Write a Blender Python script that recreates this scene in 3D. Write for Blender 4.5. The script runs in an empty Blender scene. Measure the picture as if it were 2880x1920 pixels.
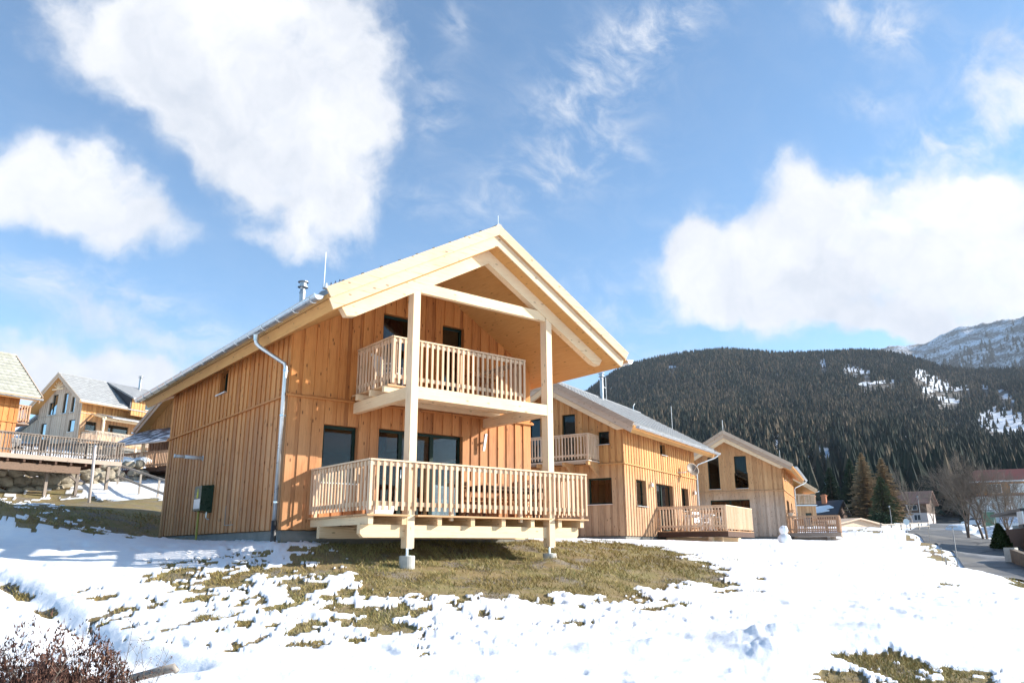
import bpy, math, random
import numpy as np
from mathutils import Vector, Matrix
R = math.radians
HAZE = 0.00006
sc = bpy.context.scene
col = sc.collection
random.seed(7)
RNG = np.random.default_rng(11)

# ---------------------------------------------------------------- camera
CAM = (-6.531, -15.972, -0.419)
cd = bpy.data.cameras.new("camera"); cam = bpy.data.objects.new("camera", cd); col.objects.link(cam)
cd.sensor_width = 36; cd.lens = 2150.5 / 2880 * 36
cd.clip_start = 0.1; cd.clip_end = 20000
def cam_axes():
    a, t, ro = R(38.755), R(15.132), R(-0.288)
    F = Vector((math.sin(a)*math.cos(t), math.cos(a)*math.cos(t), math.sin(t)))
    X = Vector((math.cos(a), -math.sin(a), 0)); U = X.cross(F)
    return F, X*math.cos(ro)+U*math.sin(ro), U*math.cos(ro)-X*math.sin(ro)
F_, X_, U_ = cam_axes()
m = Matrix((X_, U_, -F_)).transposed().to_4x4(); m.translation = Vector(CAM)
cam.matrix_world = m
sc.camera = cam

# ---------------------------------------------------------------- sun, sky, exposure
SUN = Vector((1.52, -1.0, 0.80)).normalized()
sd = bpy.data.lights.new("sun", 'SUN'); sun = bpy.data.objects.new("sun", sd); col.objects.link(sun)
sd.energy = 5.0; sd.angle = R(0.53); sd.color = (1.0, 0.94, 0.85)
sun.rotation_euler = SUN.to_track_quat('Z', 'Y').to_euler()
sc.view_settings.view_transform = 'Standard'; sc.view_settings.look = 'None'
sc.view_settings.exposure = 1.12; sc.view_settings.gamma = 1.0
sc.cycles.max_bounces = 6; sc.cycles.diffuse_bounces = 4; sc.cycles.transparent_max_bounces = 16
sc.cycles.caustics_reflective = False; sc.cycles.caustics_refractive = False

w = bpy.data.worlds.new("World"); sc.world = w; w.use_nodes = True
nt = w.node_tree; nt.nodes.clear()
class NB:
    """tiny node-graph builder"""
    def __init__(s, nt): s.nt = nt
    def n(s, t, ins=None, **kw):
        nd = s.nt.nodes.new(t)
        for k, v in kw.items(): setattr(nd, k, v)
        for k, v in (ins or {}).items():
            if isinstance(v, bpy.types.NodeSocket): s.nt.links.new(v, nd.inputs[k])
            else: nd.inputs[k].default_value = v
        return nd
    def m(s, op, a, b=0.0, c=0.0, clamp=False):
        return s.n('ShaderNodeMath', {0: a, 1: b, 2: c}, operation=op, use_clamp=clamp).outputs[0]
    def vm(s, op, a, b=(0, 0, 0), out=0, scale=None):
        ins = {0: a, 1: b}
        if scale is not None: ins[3] = scale
        return s.n('ShaderNodeVectorMath', ins, operation=op).outputs[out]
    def noise(s, v, scale, detail=4, rough=.5, out=0, **k):
        ins = {'Scale': scale, 'Detail': detail, 'Roughness': rough}
        if v is not None: ins['Vector'] = v
        ins.update(k)
        return s.n('ShaderNodeTexNoise', ins).outputs[out]
    def mr(s, v, a, b, c=0., d=1., t='LINEAR'):
        return s.n('ShaderNodeMapRange', {0: v, 1: a, 2: b, 3: c, 4: d}, interpolation_type=t).outputs[0]
    def mix(s, f, a, b):
        nd = s.n('ShaderNodeMix', data_type='RGBA')
        for k, v in ((0, f), (6, a), (7, b)):
            if isinstance(v, bpy.types.NodeSocket): s.nt.links.new(v, nd.inputs[k])
            else: nd.inputs[k].default_value = (*v, 1) if isinstance(v, tuple) and len(v) == 3 else v
        return nd.outputs[2]
b = NB(nt)
sky = b.n('ShaderNodeTexSky', sky_type='NISHITA', sun_disc=False, altitude=1300, air_density=0.8, dust_density=0.9, ozone_density=1.4)
sky.sun_elevation = math.asin(SUN.z); sky.sun_rotation = math.atan2(SUN.x, SUN.y)
tc = b.n('ShaderNodeTexCoord').outputs['Generated']
# clouds: soft puffs placed by direction, broken up by noise
CLOUDS = [
  ((7.302, -2.831, 1.822), 0.0, (6.799, 8.6, -13.884), 0.0, (0.166, 0.8, 0.577), 1.1),
  ((7.498, -1.672, -0.886), 0.0, (0.396, 7.024, -9.909), 0.0, (0.242, 0.787, 0.567), 1.3),
  ((11.974, -5.218, -0.264), 0.0, (2.351, 5.839, -8.766), 0.0, (0.335, 0.74, 0.583), 1.2),
  ((8.729, -0.571, -2.591), 0.0, (-3.489, 9.333, -13.811), 0.0, (0.206, 0.834, 0.512), 1.1),
  ((8.849, -2.019, -2.374), 0.0, (-1.348, 8.004, -11.832), 0.0, (0.319, 0.802, 0.506), 1.15),
  ((13.416, -1.773, -4.938), 0.0, (-5.273, 11.362, -18.405), 0.0, (0.277, 0.851, 0.446), 0.95),
  ((10.859, -3.681, -2.729), 0.0, (-1.127, 9.425, -17.199), 0.0, (0.384, 0.82, 0.424), 1.2),
  ((14.846, -5.416, -1.041), 0.0, (2.116, 11.079, -27.469), 0.0, (0.341, 0.862, 0.374), 1.15),
  ((18.686, -10.986, 1.794), 0.0, (8.585, 10.9, -22.675), 0.0, (0.397, 0.759, 0.515), 0.7),
  ((11.651, -1.195, 0.498), 0.0, (1.628, 7.919, -19.099), 0.0, (0.078, 0.919, 0.387), 1.1),
  ((13.008, -0.727, -3.683), 0.0, (-5.915, 10.136, -22.892), 0.0, (0.155, 0.918, 0.366), 1.05),
  ((17.472, -2.619, 3.802), 0.0, (11.145, 14.243, -41.4), 0.0, (0.066, 0.938, 0.341), 0.6),
  ((10.134, -1.223, 0.612), 0.0, (3.392, 9.817, -36.533), 0.0, (0.1, 0.959, 0.267), 0.62),
  ((10.933, -1.593, -2.79), 0.0, (-9.65, 15.527, -46.685), 0.0, (0.206, 0.941, 0.27), 0.55),
  ((10.88, -2.089, 0.082), 0.0, (1.323, 5.806, -27.68), 0.0, (0.183, 0.96, 0.21), 1.2),
  ((12.006, -1.49, 1.414), 0.0, (4.077, 5.317, -29.011), 0.0, (0.098, 0.976, 0.193), 1.15),
  ((26.024, -4.88, -7.649), 0.0, (-9.366, 10.838, -38.779), 0.0, (0.239, 0.949, 0.207), 0.9),
  ((6.554, -8.259, -1.941), 0.0, (4.377, 9.512, -25.697), 0.0, (0.775, 0.538, 0.331), 1.1),
  ((16.433, -19.973, -2.248), 0.0, (10.664, 13.658, -43.4), 0.0, (0.74, 0.568, 0.361), 0.6),
  ((4.414, -7.507, -1.294), 0.0, (3.794, 4.858, -15.235), 0.0, (0.834, 0.431, 0.345), 1.3),
  ((3.928, -9.122, -1.057), 0.0, (5.054, 4.037, -16.058), 0.0, (0.872, 0.334, 0.358), 1.25),
  ((6.003, -10.861, -2.249), 0.0, (7.277, 9.287, -25.421), 0.0, (0.84, 0.385, 0.381), 0.9),
  ((4.08, -10.197, -2.557), 0.0, (5.856, 7.474, -20.459), 0.0, (0.895, 0.269, 0.355), 1.0),
  ((3.983, -10.193, -2.2), 0.0, (5.035, 6.451, -20.772), 0.0, (0.907, 0.288, 0.309), 0.9),
  ((5.106, -7.316, -2.684), 0.0, (2.833, 12.106, -27.608), 0.0, (0.831, 0.473, 0.293), 1.0),
  ((3.668, -8.355, -1.375), 0.0, (5.963, 7.687, -30.798), 0.0, (0.899, 0.352, 0.262), 1.1),
  ((3.648, -9.38, -1.687), 0.0, (4.204, 5.415, -21.02), 0.0, (0.914, 0.308, 0.262), 1.1),
  ((6.055, -15.059, -2.344), 0.0, (8.811, 11.398, -50.46), 0.0, (0.914, 0.331, 0.234), 0.9),
  ((6.508, -13.163, -1.775), 0.0, (8.162, 10.572, -48.485), 0.0, (0.883, 0.405, 0.237), 0.9),
  ((4.426, -12.64, -2.703), 0.0, (7.335, 9.411, -32.003), 0.0, (0.921, 0.261, 0.288), 0.7),
  ((14.029, -15.103, -5.391), 0.0, (4.668, 16.811, -34.95), 0.0, (0.743, 0.559, 0.368), 0.6),
  ((5.729, -20.628, -0.334), 0.0, (17.121, 5.33, -35.491), 0.0, (0.862, 0.232, 0.451), 0.6),
  ((15.808, -35.201, -12.522), 0.0, (11.232, 14.231, -25.825), 0.0, (0.849, 0.209, 0.485), 0.7),
  ((7.267, -25.472, 3.008), 0.0, (30.015, 1.539, -59.484), 0.0, (0.85, 0.294, 0.437), 0.4),
  ((11.047, -10.888, -8.622), 0.0, (7.157, 27.379, -25.403), 0.0, (0.76, 0.324, 0.564), 0.65),
  ((21.438, -22.754, -16.043), 0.0, (2.681, 21.841, -27.395), 0.0, (0.789, 0.441, 0.429), 0.55),
]
CIRRUS = [
  ((4.893, -9.2, 3.615), 0.0, (17.062, 1.528, -19.206), 0.0, (0.603, 0.548, 0.579), 0.75),
  ((4.961, -9.401, 5.218), 0.0, (13.897, -0.978, -14.975), 0.0, (0.602, 0.606, 0.519), 0.7),
  ((6.438, -6.743, 2.047), 0.0, (12.735, 4.933, -23.803), 0.0, (0.574, 0.685, 0.449), 0.65),
  ((8.083, -13.387, 2.367), 0.0, (23.034, 8.422, -31.015), 0.0, (0.632, 0.488, 0.602), 0.6),
  ((37.885, -27.295, 1.614), 0.0, (14.811, 18.739, -30.746), 0.0, (0.445, 0.653, 0.613), 0.6),
  ((32.719, -18.163, -3.711), 0.0, (4.614, 12.634, -21.158), 0.0, (0.457, 0.716, 0.527), 0.8),
  ((13.944, -11.628, -3.87), 0.0, (6.401, 18.228, -31.706), 0.0, (0.637, 0.606, 0.477), 0.5),
  ((20.366, -21.617, -15.241), 0.0, (2.971, 24.208, -30.363), 0.0, (0.789, 0.441, 0.429), 0.8),
  ((17.555, -29.499, -7.818), 0.0, (16.365, 20.764, -41.599), 0.0, (0.801, 0.347, 0.488), 0.5),
  ((9.165, -9.236, -7.4), 0.0, (6.945, 26.254, -24.165), 0.0, (0.767, 0.313, 0.56), 0.95),
  ((3.325, -14.119, 1.291), 0.0, (9.868, 0.543, -19.481), 0.0, (0.862, 0.244, 0.444), 0.8),
  ((4.309, -15.106, 1.824), 0.0, (18.886, 0.835, -37.697), 0.0, (0.852, 0.295, 0.433), 0.7),
  ((10.615, -23.281, -8.212), 0.0, (7.972, 10.1, -18.328), 0.0, (0.847, 0.215, 0.487), 0.8),
  ((9.605, -1.109, 0.154), 0.0, (2.05, 12.203, -40.034), 0.0, (0.105, 0.95, 0.295), 0.8),
  ((11.239, -1.917, -2.957), 0.0, (-7.539, 12.184, -36.556), 0.0, (0.229, 0.937, 0.265), 0.8),
  ((25.952, -6.725, 5.52), 0.0, (17.389, 22.146, -54.771), 0.0, (0.146, 0.9, 0.41), 0.6),
  ((5.077, -4.945, -1.582), 0.0, (1.455, 8.705, -22.541), 0.0, (0.712, 0.638, 0.292), 0.45),
  ((6.084, -5.636, -0.19), 0.0, (5.328, 6.926, -34.869), 0.0, (0.663, 0.708, 0.242), 0.35),
  ((9.826, -12.562, -1.676), 0.0, (9.231, 11.797, -34.29), 0.0, (0.751, 0.536, 0.386), 0.6),
  ((26.734, -16.619, 1.643), 0.0, (9.83, 12.536, -33.146), 0.0, (0.457, 0.778, 0.43), 0.4),
  ((4.436, -11.651, -1.762), 0.0, (5.737, 7.436, -34.725), 0.0, (0.922, 0.318, 0.22), 0.7),
]
w1 = b.vm('SCALE', b.vm('SUBTRACT', b.noise(tc, 4.0, 4, .55, out=1), (.5, .5, .5)), scale=.20)
w2 = b.vm('SCALE', b.vm('SUBTRACT', b.noise(tc, 14.0, 5, .6, out=1), (.5, .5, .5)), scale=.055)
d1 = b.vm('ADD', tc, b.vm('ADD', w1, w2))
def blobs(lst, dv):
    tot = None
    for (e1, c1, e2, c2, fd, st) in lst:
        u = b.m('SUBTRACT', b.vm('DOT_PRODUCT', dv, e1, out=1), c1)
        v = b.m('SUBTRACT', b.vm('DOT_PRODUCT', dv, e2, out=1), c2)
        q = b.m('MULTIPLY_ADD', v, v, b.m('MULTIPLY', u, u))
        g = b.m('MULTIPLY', b.m('EXPONENT', b.m('MULTIPLY', q, -1.0)), st)
        g = b.m('MULTIPLY', g, b.m('GREATER_THAN', b.vm('DOT_PRODUCT', tc, fd, out=1), 0.0))
        tot = g if tot is None else b.m('ADD', tot, g)
    return tot
tot = b.m('MINIMUM', blobs(CLOUDS, d1), 1.5)
fb = b.noise(tc, 5.0, 10, .60)
fine = b.noise(d1, 20.0, 8, .62)
nz_ = b.m('ADD', b.m('MULTIPLY', b.m('SUBTRACT', fb, .5), 2.4), b.m('MULTIPLY', b.m('SUBTRACT', fine, .5), 1.1))
dens = b.m('ADD', tot, b.m('MULTIPLY', nz_, b.mr(tot, .03, .45)))
dens = b.mr(dens, .30, 1.28, 0, 1, 'SMOOTHSTEP')
# thin high cirrus, streaked
cm_ = blobs(CIRRUS, tc)
st_map = b.n('ShaderNodeMapping', {'Vector': b.vm('ADD', tc, b.vm('SCALE', w1, scale=.45)), 'Rotation': (0.2, .6, 1.0), 'Scale': (1.6, 4.2, 4.2)}).outputs[0]
ci = b.noise(st_map, 5.5, 12, .66, Distortion=.4)
cir = b.m('MULTIPLY', b.mr(ci, .38, .78, 0, 1, 'SMOOTHSTEP'), b.m('MINIMUM', b.m('ADD', cm_, .05), .85))
shade = b.mr(b.noise(b.vm('ADD', d1, (3.1, .2, 0)), 4.6, 7, .6), .36, .62, .0, 1.0)
ccol = b.mix(shade, (.70, .75, .83), (1.08, 1.08, 1.08))
skyc = b.n('ShaderNodeVectorMath', {0: sky.outputs[0]}, operation='MULTIPLY')
skyc.inputs[1].default_value = (1.0, 1.27, 1.30)
SKY_STRENGTH = 0.10
alpha = b.m('SUBTRACT', 1.0, b.m('MULTIPLY', b.m('SUBTRACT', 1.0, dens), b.m('SUBTRACT', 1.0, cir)))
c2 = b.n('ShaderNodeVectorMath', {0: ccol, 1: (4.6, 4.6, 4.7)}, operation='MULTIPLY').outputs[0]
mx = b.mix(alpha, skyc.outputs[0], c2)
bg = b.n('ShaderNodeBackground', {'Color': mx, 'Strength': SKY_STRENGTH})
out = b.n('ShaderNodeOutputWorld'); nt.links.new(bg.outputs[0], out.inputs[0])

# ---------------------------------------------------------------- terrain functions
CTRL = [(-6.53, -15.97, -2.05), (-9, -15, -2.05), (-4, -18, -2.05), (-10, -19, -2.15), (0, -20, -2.15), (-14, -12, -2.05), (-6.19, -5.18, -1.68), (-5.3, -5.64, -1.64), (-3.29, -7.51, -1.69), (-1.0, -9.05, -1.76), (1.36, -10.8, -1.79), (3.64, -12.36, -1.81), (5.6, -13.27, -1.82), (-5.03, -2.31, -1.17), (-2.22, -4.52, -1.28), (-0.7, -5.94, -1.47), (0.77, -6.84, -1.52), (3.02, -7.97, -1.56), (5.6, -9.39, -1.51), (8.26, -10.88, -1.46), (11.29, -12.67, -1.4), (-4.56, 3.52, -0.28), (-2.67, 2.93, -0.27), (-1.31, 3.68, -0.22), (-1.09, 0.28, -0.52), (-4.79, 0.67, -0.73), (-3.31, -0.49, -0.8), (4.9, -5.57, -1.33), (8.48, -7.14, -1.27), (11.35, -9.03, -1.31), (11.24, 1.59, -0.27), (11.66, 0.63, -0.38), (10.47, -2.92, -0.79), (7.99, -5.44, -1.21), (4.7, -4.83, -1.09), (5.24, -2.79, -0.56), (32.29, 8.61, -0.29), (35.07, 12.91, 0.03), (35.63, 8.54, -0.16), (26.71, 10.36, -0.08), (20.38, -0.28, -0.7), (19.33, -3.39, -0.8), (17.45, 0.73, -0.68), (14.67, -8.77, -1.3), (18.35, -6.48, -1.13), (23.21, -3.79, -0.97), (34.13, 1.85, -0.37), (40.09, 4.94, -0.11), (47.84, 9.18, 0.37), (51.63, 12.65, 0.77), (52.34, 16.08, 0.74), (-4.55, 5.24, 0.87), (-1.45, 11.43, 0.74), (0.13, 10.38, 0.08), (0.55, 13.76, 0.88), (-2.3, 14.65, 1.08), (0.21, 17.88, 1.3), (2.39, 19.95, 1.75), (-0.63, 27.66, 1.84), (5.05, 29.4, 2.82), (-2.66, 24.2, 1.19), (-6.44, 6.14, 0.73), (-8.23, 7.7, 0.36), (1.6, -2.5, -0.76), (5.4, -2.5, -0.9), (3.5, -2.6, -0.78), (6.4, -2.4, -0.72), (0, 0, -0.28), (3.5, 0, -0.25), (6.9, 0, -0.2), (0, 4, -0.22), (0, 9.1, -0.2), (7, 9, -0.1), (3, 5, -0.25), (-3, 7, -0.1), (-5, 6, -0.1), (-12, 4, 0.3), (-14, -4, -0.8), (12, 3, -0.15), (16.7, 5.7, -0.12), (20, 1, -0.25), (25, 9, -0.1), (14, 12, -0.05), (38, 12, 0.02), (44, 15, 0.1), (35, 20, 0.1), (46, 12, 0.1), (7.46, 69.24, 8.76), (-1.02, 46.58, 5.62), (5.63, 41.5, 4.88), (7.06, 35.26, 4.24), (15.3, 44.29, 5.11), (22.19, 39.52, 2.91), (36.42, 67.09, 5.39), (20.37, 102.62, 16.7), (-9.06, 62.95, 7.68), (42.53, 36.97, 1.49), (69.62, 41.63, 1.95), (69.87, 28.26, 1.64), (42.6, 0.4, -0.49), (48.71, 3.38, -0.21), (56.45, 7.69, 0.08), (71.1, 14.32, 0.68), (75.16, 11.06, 0.66), (43.52, -2.85, -0.9), (28.07, -8.73, -1.79), (130.47, 19.27, 2.21), (102.43, 41.54, 2.88), (118.06, 42.3, 2.82), (121.64, 39.46, 2.74), (140.32, 37.33, 3.94), (144.8, 33.74, 3.92), (66.16, 20.71, 1.34)]
ROAD = [(8,-16.5,-2.7),(16,-12,-2.45),(25,-7,-1.8),(31.5,-3.6,-1.32),(38.5,0,-.92),(47.5,4.9,-.46),(58.4,10.8,.1),(77,19.5,.85),(112,33.5,1.95),(158,49,3.3),(190,62,4.2)]
C0 = np.array(CAM[:2])
def _rbf_setup():
    pts = list(CTRL) + [(x, y, z) for x, y, z in ROAD]
    # shoulders of the road share its height
    for (x, y, z), (x2, y2, z2) in zip(ROAD[1:-1], ROAD[2:]):
        d = np.array([x2-x, y2-y]); d = d/np.hypot(*d); nrm = np.array([-d[1], d[0]])
        pts.append((x-nrm[0]*3.4, y-nrm[1]*3.4, z)); pts.append((x+nrm[0]*3.0, y+nrm[1]*3.0, z))
    P = np.array(pts, float)
    ang = np.linspace(0, 2*np.pi, 24, endpoint=False)
    return P
_P = _rbf_setup()
def _solve():
    n = len(_P); D = np.hypot(_P[:, None, 0]-_P[None, :, 0], _P[:, None, 1]-_P[None, :, 1])
    A = np.zeros((n+3, n+3)); A[:n, :n] = D - np.eye(n)*0.12
    A[:n, n] = 1; A[:n, n+1:] = _P[:, :2]; A[n, :n] = 1; A[n+1:, :n] = _P[:, :2].T
    rhs = np.zeros(n+3); rhs[:n] = _P[:, 2]
    return np.linalg.solve(A, rhs)
_W = _solve()
def base_z(x, y):
    x = np.asarray(x, float); y = np.asarray(y, float); sh = x.shape
    x = x.ravel(); y = y.ravel(); o = np.empty(x.size); n = len(_P)
    for i in range(0, x.size, 20000):
        xs, ys = x[i:i+20000], y[i:i+20000]
        o[i:i+20000] = np.hypot(xs[:, None]-_P[None, :, 0], ys[:, None]-_P[None, :, 1]) @ _W[:n] + _W[n] + _W[n+1]*xs + _W[n+2]*ys
    r = np.hypot(x-C0[0], y-C0[1])
    head = np.degrees(np.arctan2(x-C0[0], y-C0[1]))
    far = np.interp(head, [-180, -60, -10, 25, 45, 60, 90, 130, 180], [-2, 6, 9.5, 9.5, 4.2, 3.2, 2.2, -2, -2])
    k = np.clip((r-95)/110, 0, 1); k = k*k*(3-2*k)
    back = np.clip((-(x-C0[0])*.626-(y-C0[1])*.78-2)/8, 0, 1)
    o = o*(1-k)+far*k
    o = o*(1-back)+(-2.2)*back
    return o.reshape(sh)
def _hash(ix, iy, s):
    h = (ix.astype(np.int64)*374761393 + iy.astype(np.int64)*668265263 + s*2147483647) & 0xffffffff
    h = ((h ^ (h >> 13))*1274126177) & 0xffffffff
    h = (h ^ (h >> 16)) & 0xffffffff
    return h/4294967295.0
def vnoise(x, y, s=0):
    ix = np.floor(x); iy = np.floor(y); fx = x-ix; fy = y-iy
    fx = fx*fx*fx*(fx*(fx*6-15)+10); fy = fy*fy*fy*(fy*(fy*6-15)+10)
    a = _hash(ix, iy, s); b_ = _hash(ix+1, iy, s); c = _hash(ix, iy+1, s); d = _hash(ix+1, iy+1, s)
    return (a*(1-fx)+b_*fx)*(1-fy)+(c*(1-fx)+d*fx)*fy
def fbm(x, y, s=0, o=5, g=.5):
    t = 0; a = 1; n = 0
    for i in range(o):
        t = t+a*vnoise(x*2**i+i*17.3, y*2**i-i*9.1, s+i); n += a; a *= g
    return t/n
def sdpoly(x, y, poly):
    """distance to a polygon, positive inside"""
    P = np.array(poly, float); d = np.full(x.shape, 1e9); inside = np.zeros(x.shape, bool)
    for i in range(len(P)):
        a = P[i]; c = P[(i+1) % len(P)]; e = c-a
        t = np.clip(((x-a[0])*e[0]+(y-a[1])*e[1])/(e@e), 0, 1)
        d = np.minimum(d, np.hypot(x-a[0]-e[0]*t, y-a[1]-e[1]*t))
        cr = ((a[1] > y) != (c[1] > y)) & (x < (c[0]-a[0])*(y-a[1])/((c[1]-a[1]) if c[1] != a[1] else 1e-9)+a[0])
        inside ^= cr
    return np.where(inside, d, -d)
def sdline(x, y, pts):
    d = np.full(np.shape(x), 1e9)
    for a, c in zip(pts[:-1], pts[1:]):
        a = np.array(a[:2], float); c = np.array(c[:2], float); e = c-a
        t = np.clip(((x-a[0])*e[0]+(y-a[1])*e[1])/(e@e), 0, 1)
        d = np.minimum(d, np.hypot(x-a[0]-e[0]*t, y-a[1]-e[1]*t))
    return d

# bare-grass regions (polygon, how bare, softness in metres)
REGIONS = [
  ([(2.7, 9.37), (-0.19, -1.83), (-0.23, -3.42), (-0.07, -4.61), (0.45, -5.07), (1.8, -5.17), (2.4, -5.94), (3.09, -5.91), (4.25, -6.16), (5.7, -5.76), (7.65, -5.69), (9.58, -4.02), (10.8, -2.67), (11.85, -0.73), (12.75, 1.47), (11.91, 2.24), (6.74, 0.01), (14.5, 17.05), (7.19, 13.49)], 0.93, 0.7),
  ([(-1.88, 0.91), (0.08, -1.05), (-0.18, -3.84), (0.97, -5.79), (1.6, -6.34), (0.06, -6.61), (-1.8, -7.0), (-2.4, -6.28), (-2.87, -5.59), (-3.44, -3.68), (-2.9, -1.76)], 0.5, 1.0),
  ([(-2.52, -4.53), (-0.94, -5.44), (-1.86, -6.95), (-2.62, -5.91)], 0.63, 0.5),
  ([(2.57, -10.66), (3.54, -10.92), (3.38, -11.57), (3.56, -12.11), (3.21, -12.4), (2.01, -12.95), (0.25, -11.68), (1.33, -11.23)], 0.8, 0.25),
  ([(1.16, -6.7), (2.01, -7.17), (1.69, -7.5), (0.84, -7.08)], 0.7, 0.12),
  ([(3.03, -6.88), (5.15, -6.55), (4.81, -6.86), (2.85, -7.12)], 0.6, 0.12),
  ([(7.43, -6.1), (7.96, -6.33), (7.38, -6.71), (6.99, -6.4)], 0.7, 0.15),
  ([(12.45, -7.8), (13.44, -7.85), (12.73, -8.13), (10.66, -8.55)], 0.65, 0.12),
  ([(12.05, -0.7), (9.91, -4.08), (7.23, -6.07), (8.44, -4.15)], 0.55, 0.5),
  ([(-4.85, -0.05), (-4.65, -1.15), (-4.34, -3.47), (-4.29, -4.21), (-4.6, -3.14), (-4.93, -1.06)], 0.75, 0.15),
  ([(-4.25, -4.24), (-4.15, -5.21), (-4.24, -5.46), (-4.36, -4.6)], 0.7, 0.1),
  ([(-3.21, 28.28), (-2.41, 14.61), (-1.17, 10.66), (-2.3, 3.72), (-3.71, 4.54), (-4.56, 3.95), (-4.94, 3.75)], 0.85, 0.4),
  ([(-1.09, 27.82), (1.47, 27.67), (2.73, 18.44), (0.54, 9.9), (-2.05, 3.85), (-1.24, 10.23), (-2.21, 11.64)], 0.93, 0.3),
  ([(0.82, 10.13), (3.2, 10.44), (2.37, 8.14), (-0.97, 3.74)], 0.62, 0.15),
  ([(60.2, 20.32), (64.91, 20.43), (49.04, 10.85), (46.9, 11.33)], 0.55, 0.4),
  ([(48.98, 9.59), (47.7, 8.12), (30.66, -0.97), (18.01, -5.96), (47.14, 8.57)], 0.62, 0.3),
  ([(18.62, -7.1), (18.47, -7.66), (16.54, -8.27), (16.9, -7.68)], 0.8, 0.2),
  ([(-3.7, 30.06), (-0.8, 12.68), (3.69, 49.34), (-4.94, 43.93)], 0.62, 0.4),
]

# ---------------------------------------------------------------- materials
def newmat(name):
    mt = bpy.data.materials.new(name); mt.use_nodes = True; n = mt.node_tree; n.nodes.clear()
    return mt, NB(n)
def finish(mt, b, bsdf):
    o = b.n('ShaderNodeOutputMaterial'); b.nt.links.new(bsdf, o.inputs[0]); return mt
def bump(b, h, s=.3, d=.01):
    return b.n('ShaderNodeBump', {'Height': h, 'Strength': s, 'Distance': d}).outputs[0]
MATS = {}
def plain(name, c, rough=.6, metal=0., var=.12, scale=6., spec=.5):
    if name in MATS: return MATS[name]
    mt, b = newmat(name); tcn = b.n('ShaderNodeTexCoord').outputs['Object']
    n = b.noise(tcn, scale, 5, .6)
    f = b.mr(n, .3, .7, 1-var, 1+var)
    cc = b.n('ShaderNodeVectorMath', {0: c, 1: b.n('ShaderNodeCombineXYZ', {0: f, 1: f, 2: f}).outputs[0]}, operation='MULTIPLY').outputs[0]
    p = b.n('ShaderNodeBsdfPrincipled', {'Base Color': cc, 'Roughness': b.mr(n, .3, .7, max(rough-.08, 0.03), rough+.08), 'Metallic': metal, 'Specular IOR Level': spec,
        'Normal': bump(b, b.noise(tcn, scale*8, 3), .15, .004)})
    MATS[name] = finish(mt, b, p.outputs[0]); return mt
def wood(name, light, mid, dark, axis=2, rough=.7, weather=0., knots=1., greys=(.42, .36, .31), seam=0.):
    """timber: grain along the axis, knots, per-board tone from the 'rnd' attribute"""
    mt, b = newmat(name)
    co = b.n('ShaderNodeTexCoord').outputs['Object']
    rnd = b.n('ShaderNodeAttribute', attribute_name='rnd').outputs['Fac']
    off = b.n('ShaderNodeCombineXYZ', {0: b.m('MULTIPLY', rnd, 37.), 1: b.m('MULTIPLY', rnd, 91.), 2: b.m('MULTIPLY', rnd, 53.)}).outputs[0]
    co2 = b.vm('ADD', co, off)
    s = [14., 14., 14.]; s[axis] = .8
    v = b.n('ShaderNodeVectorMath', {0: co2, 1: tuple(s)}, operation='MULTIPLY').outputs[0]
    gr = b.noise(v, 2.6, 6, .62, Distortion=.5)
    s2 = [60., 60., 60.]; s2[axis] = 2.2
    fine = b.noise(b.n('ShaderNodeVectorMath', {0: co2, 1: tuple(s2)}, operation='MULTIPLY').outputs[0], 2.0, 3, .6)
    s3 = [9., 9., 9.]; s3[axis] = 3.6
    vo = b.n('ShaderNodeTexVoronoi', {'Vector': b.n('ShaderNodeVectorMath', {0: co2, 1: tuple(s3)}, operation='MULTIPLY').outputs[0], 'Scale': 1.0, 'Randomness': 1.0})
    kn = b.m('MULTIPLY', b.mr(vo.outputs['Distance'], .11, .19, 1, 0, 'SMOOTHSTEP'), b.m('GREATER_THAN', b.n('ShaderNodeSeparateColor', {0: vo.outputs['Color']}).outputs[0], .42))
    tone = b.m('ADD', b.m('MULTIPLY', gr, .75), b.m('ADD', b.m('MULTIPLY', b.m('SUBTRACT', rnd, .5), .42), b.m('MULTIPLY', fine, .28)))
    c = b.mix(b.mr(tone, .32, .78, 0, 1), light, mid)
    c = b.mix(b.mr(tone, .62, .95, 0, .85), c, dark)
    if weather:
        wn = b.noise(co, .5, 3)
        sx = b.n('ShaderNodeSeparateXYZ', {0: co}).outputs[2]
        wf = b.m('MULTIPLY', b.mr(b.m('ADD', sx, b.m('MULTIPLY', wn, 1.2)), 3.6, 2.4, .18, 1), weather)
        c = b.mix(wf, c, b.mix(b.mr(tone, .35, .8, 0, 1), tuple(g*1.25 for g in greys), tuple(g*.7 for g in greys)))
    s4 = [30., 30., 30.]; s4[axis] = .9
    ck = b.noise(b.n('ShaderNodeVectorMath', {0: co2, 1: tuple(s4)}, operation='MULTIPLY').outputs[0], 1.6, 2, .5)
    c = b.mix(b.m('MULTIPLY', b.mr(ck, .665, .70, 0, .65), b.m('GREATER_THAN', gr, .45)), c, tuple(x*.5 for x in dark))
    stn = b.noise(co, .9, 4, .6)
    c = b.mix(b.mr(stn, .50, .72, 0, .32), c, tuple(x*.8 for x in mid))
    c = b.mix(b.m('MULTIPLY', kn, .75*knots), c, tuple(x*.35 for x in dark))
    p = b.n('ShaderNodeBsdfPrincipled', {'Base Color': c, 'Roughness': rough, 'Specular IOR Level': .3, 'Normal': bump(b, b.m('ADD', gr, b.m('MULTIPLY', fine, .6)), .35, .006)})
    return finish(mt, b, p.outputs[0])
M = {}
M['clad'] = wood('larch_cladding', (.63, .255, .066), (.47, .160, .034), (.22, .064, .013), 2, weather=.5, greys=(.38, .225, .135))
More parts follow.
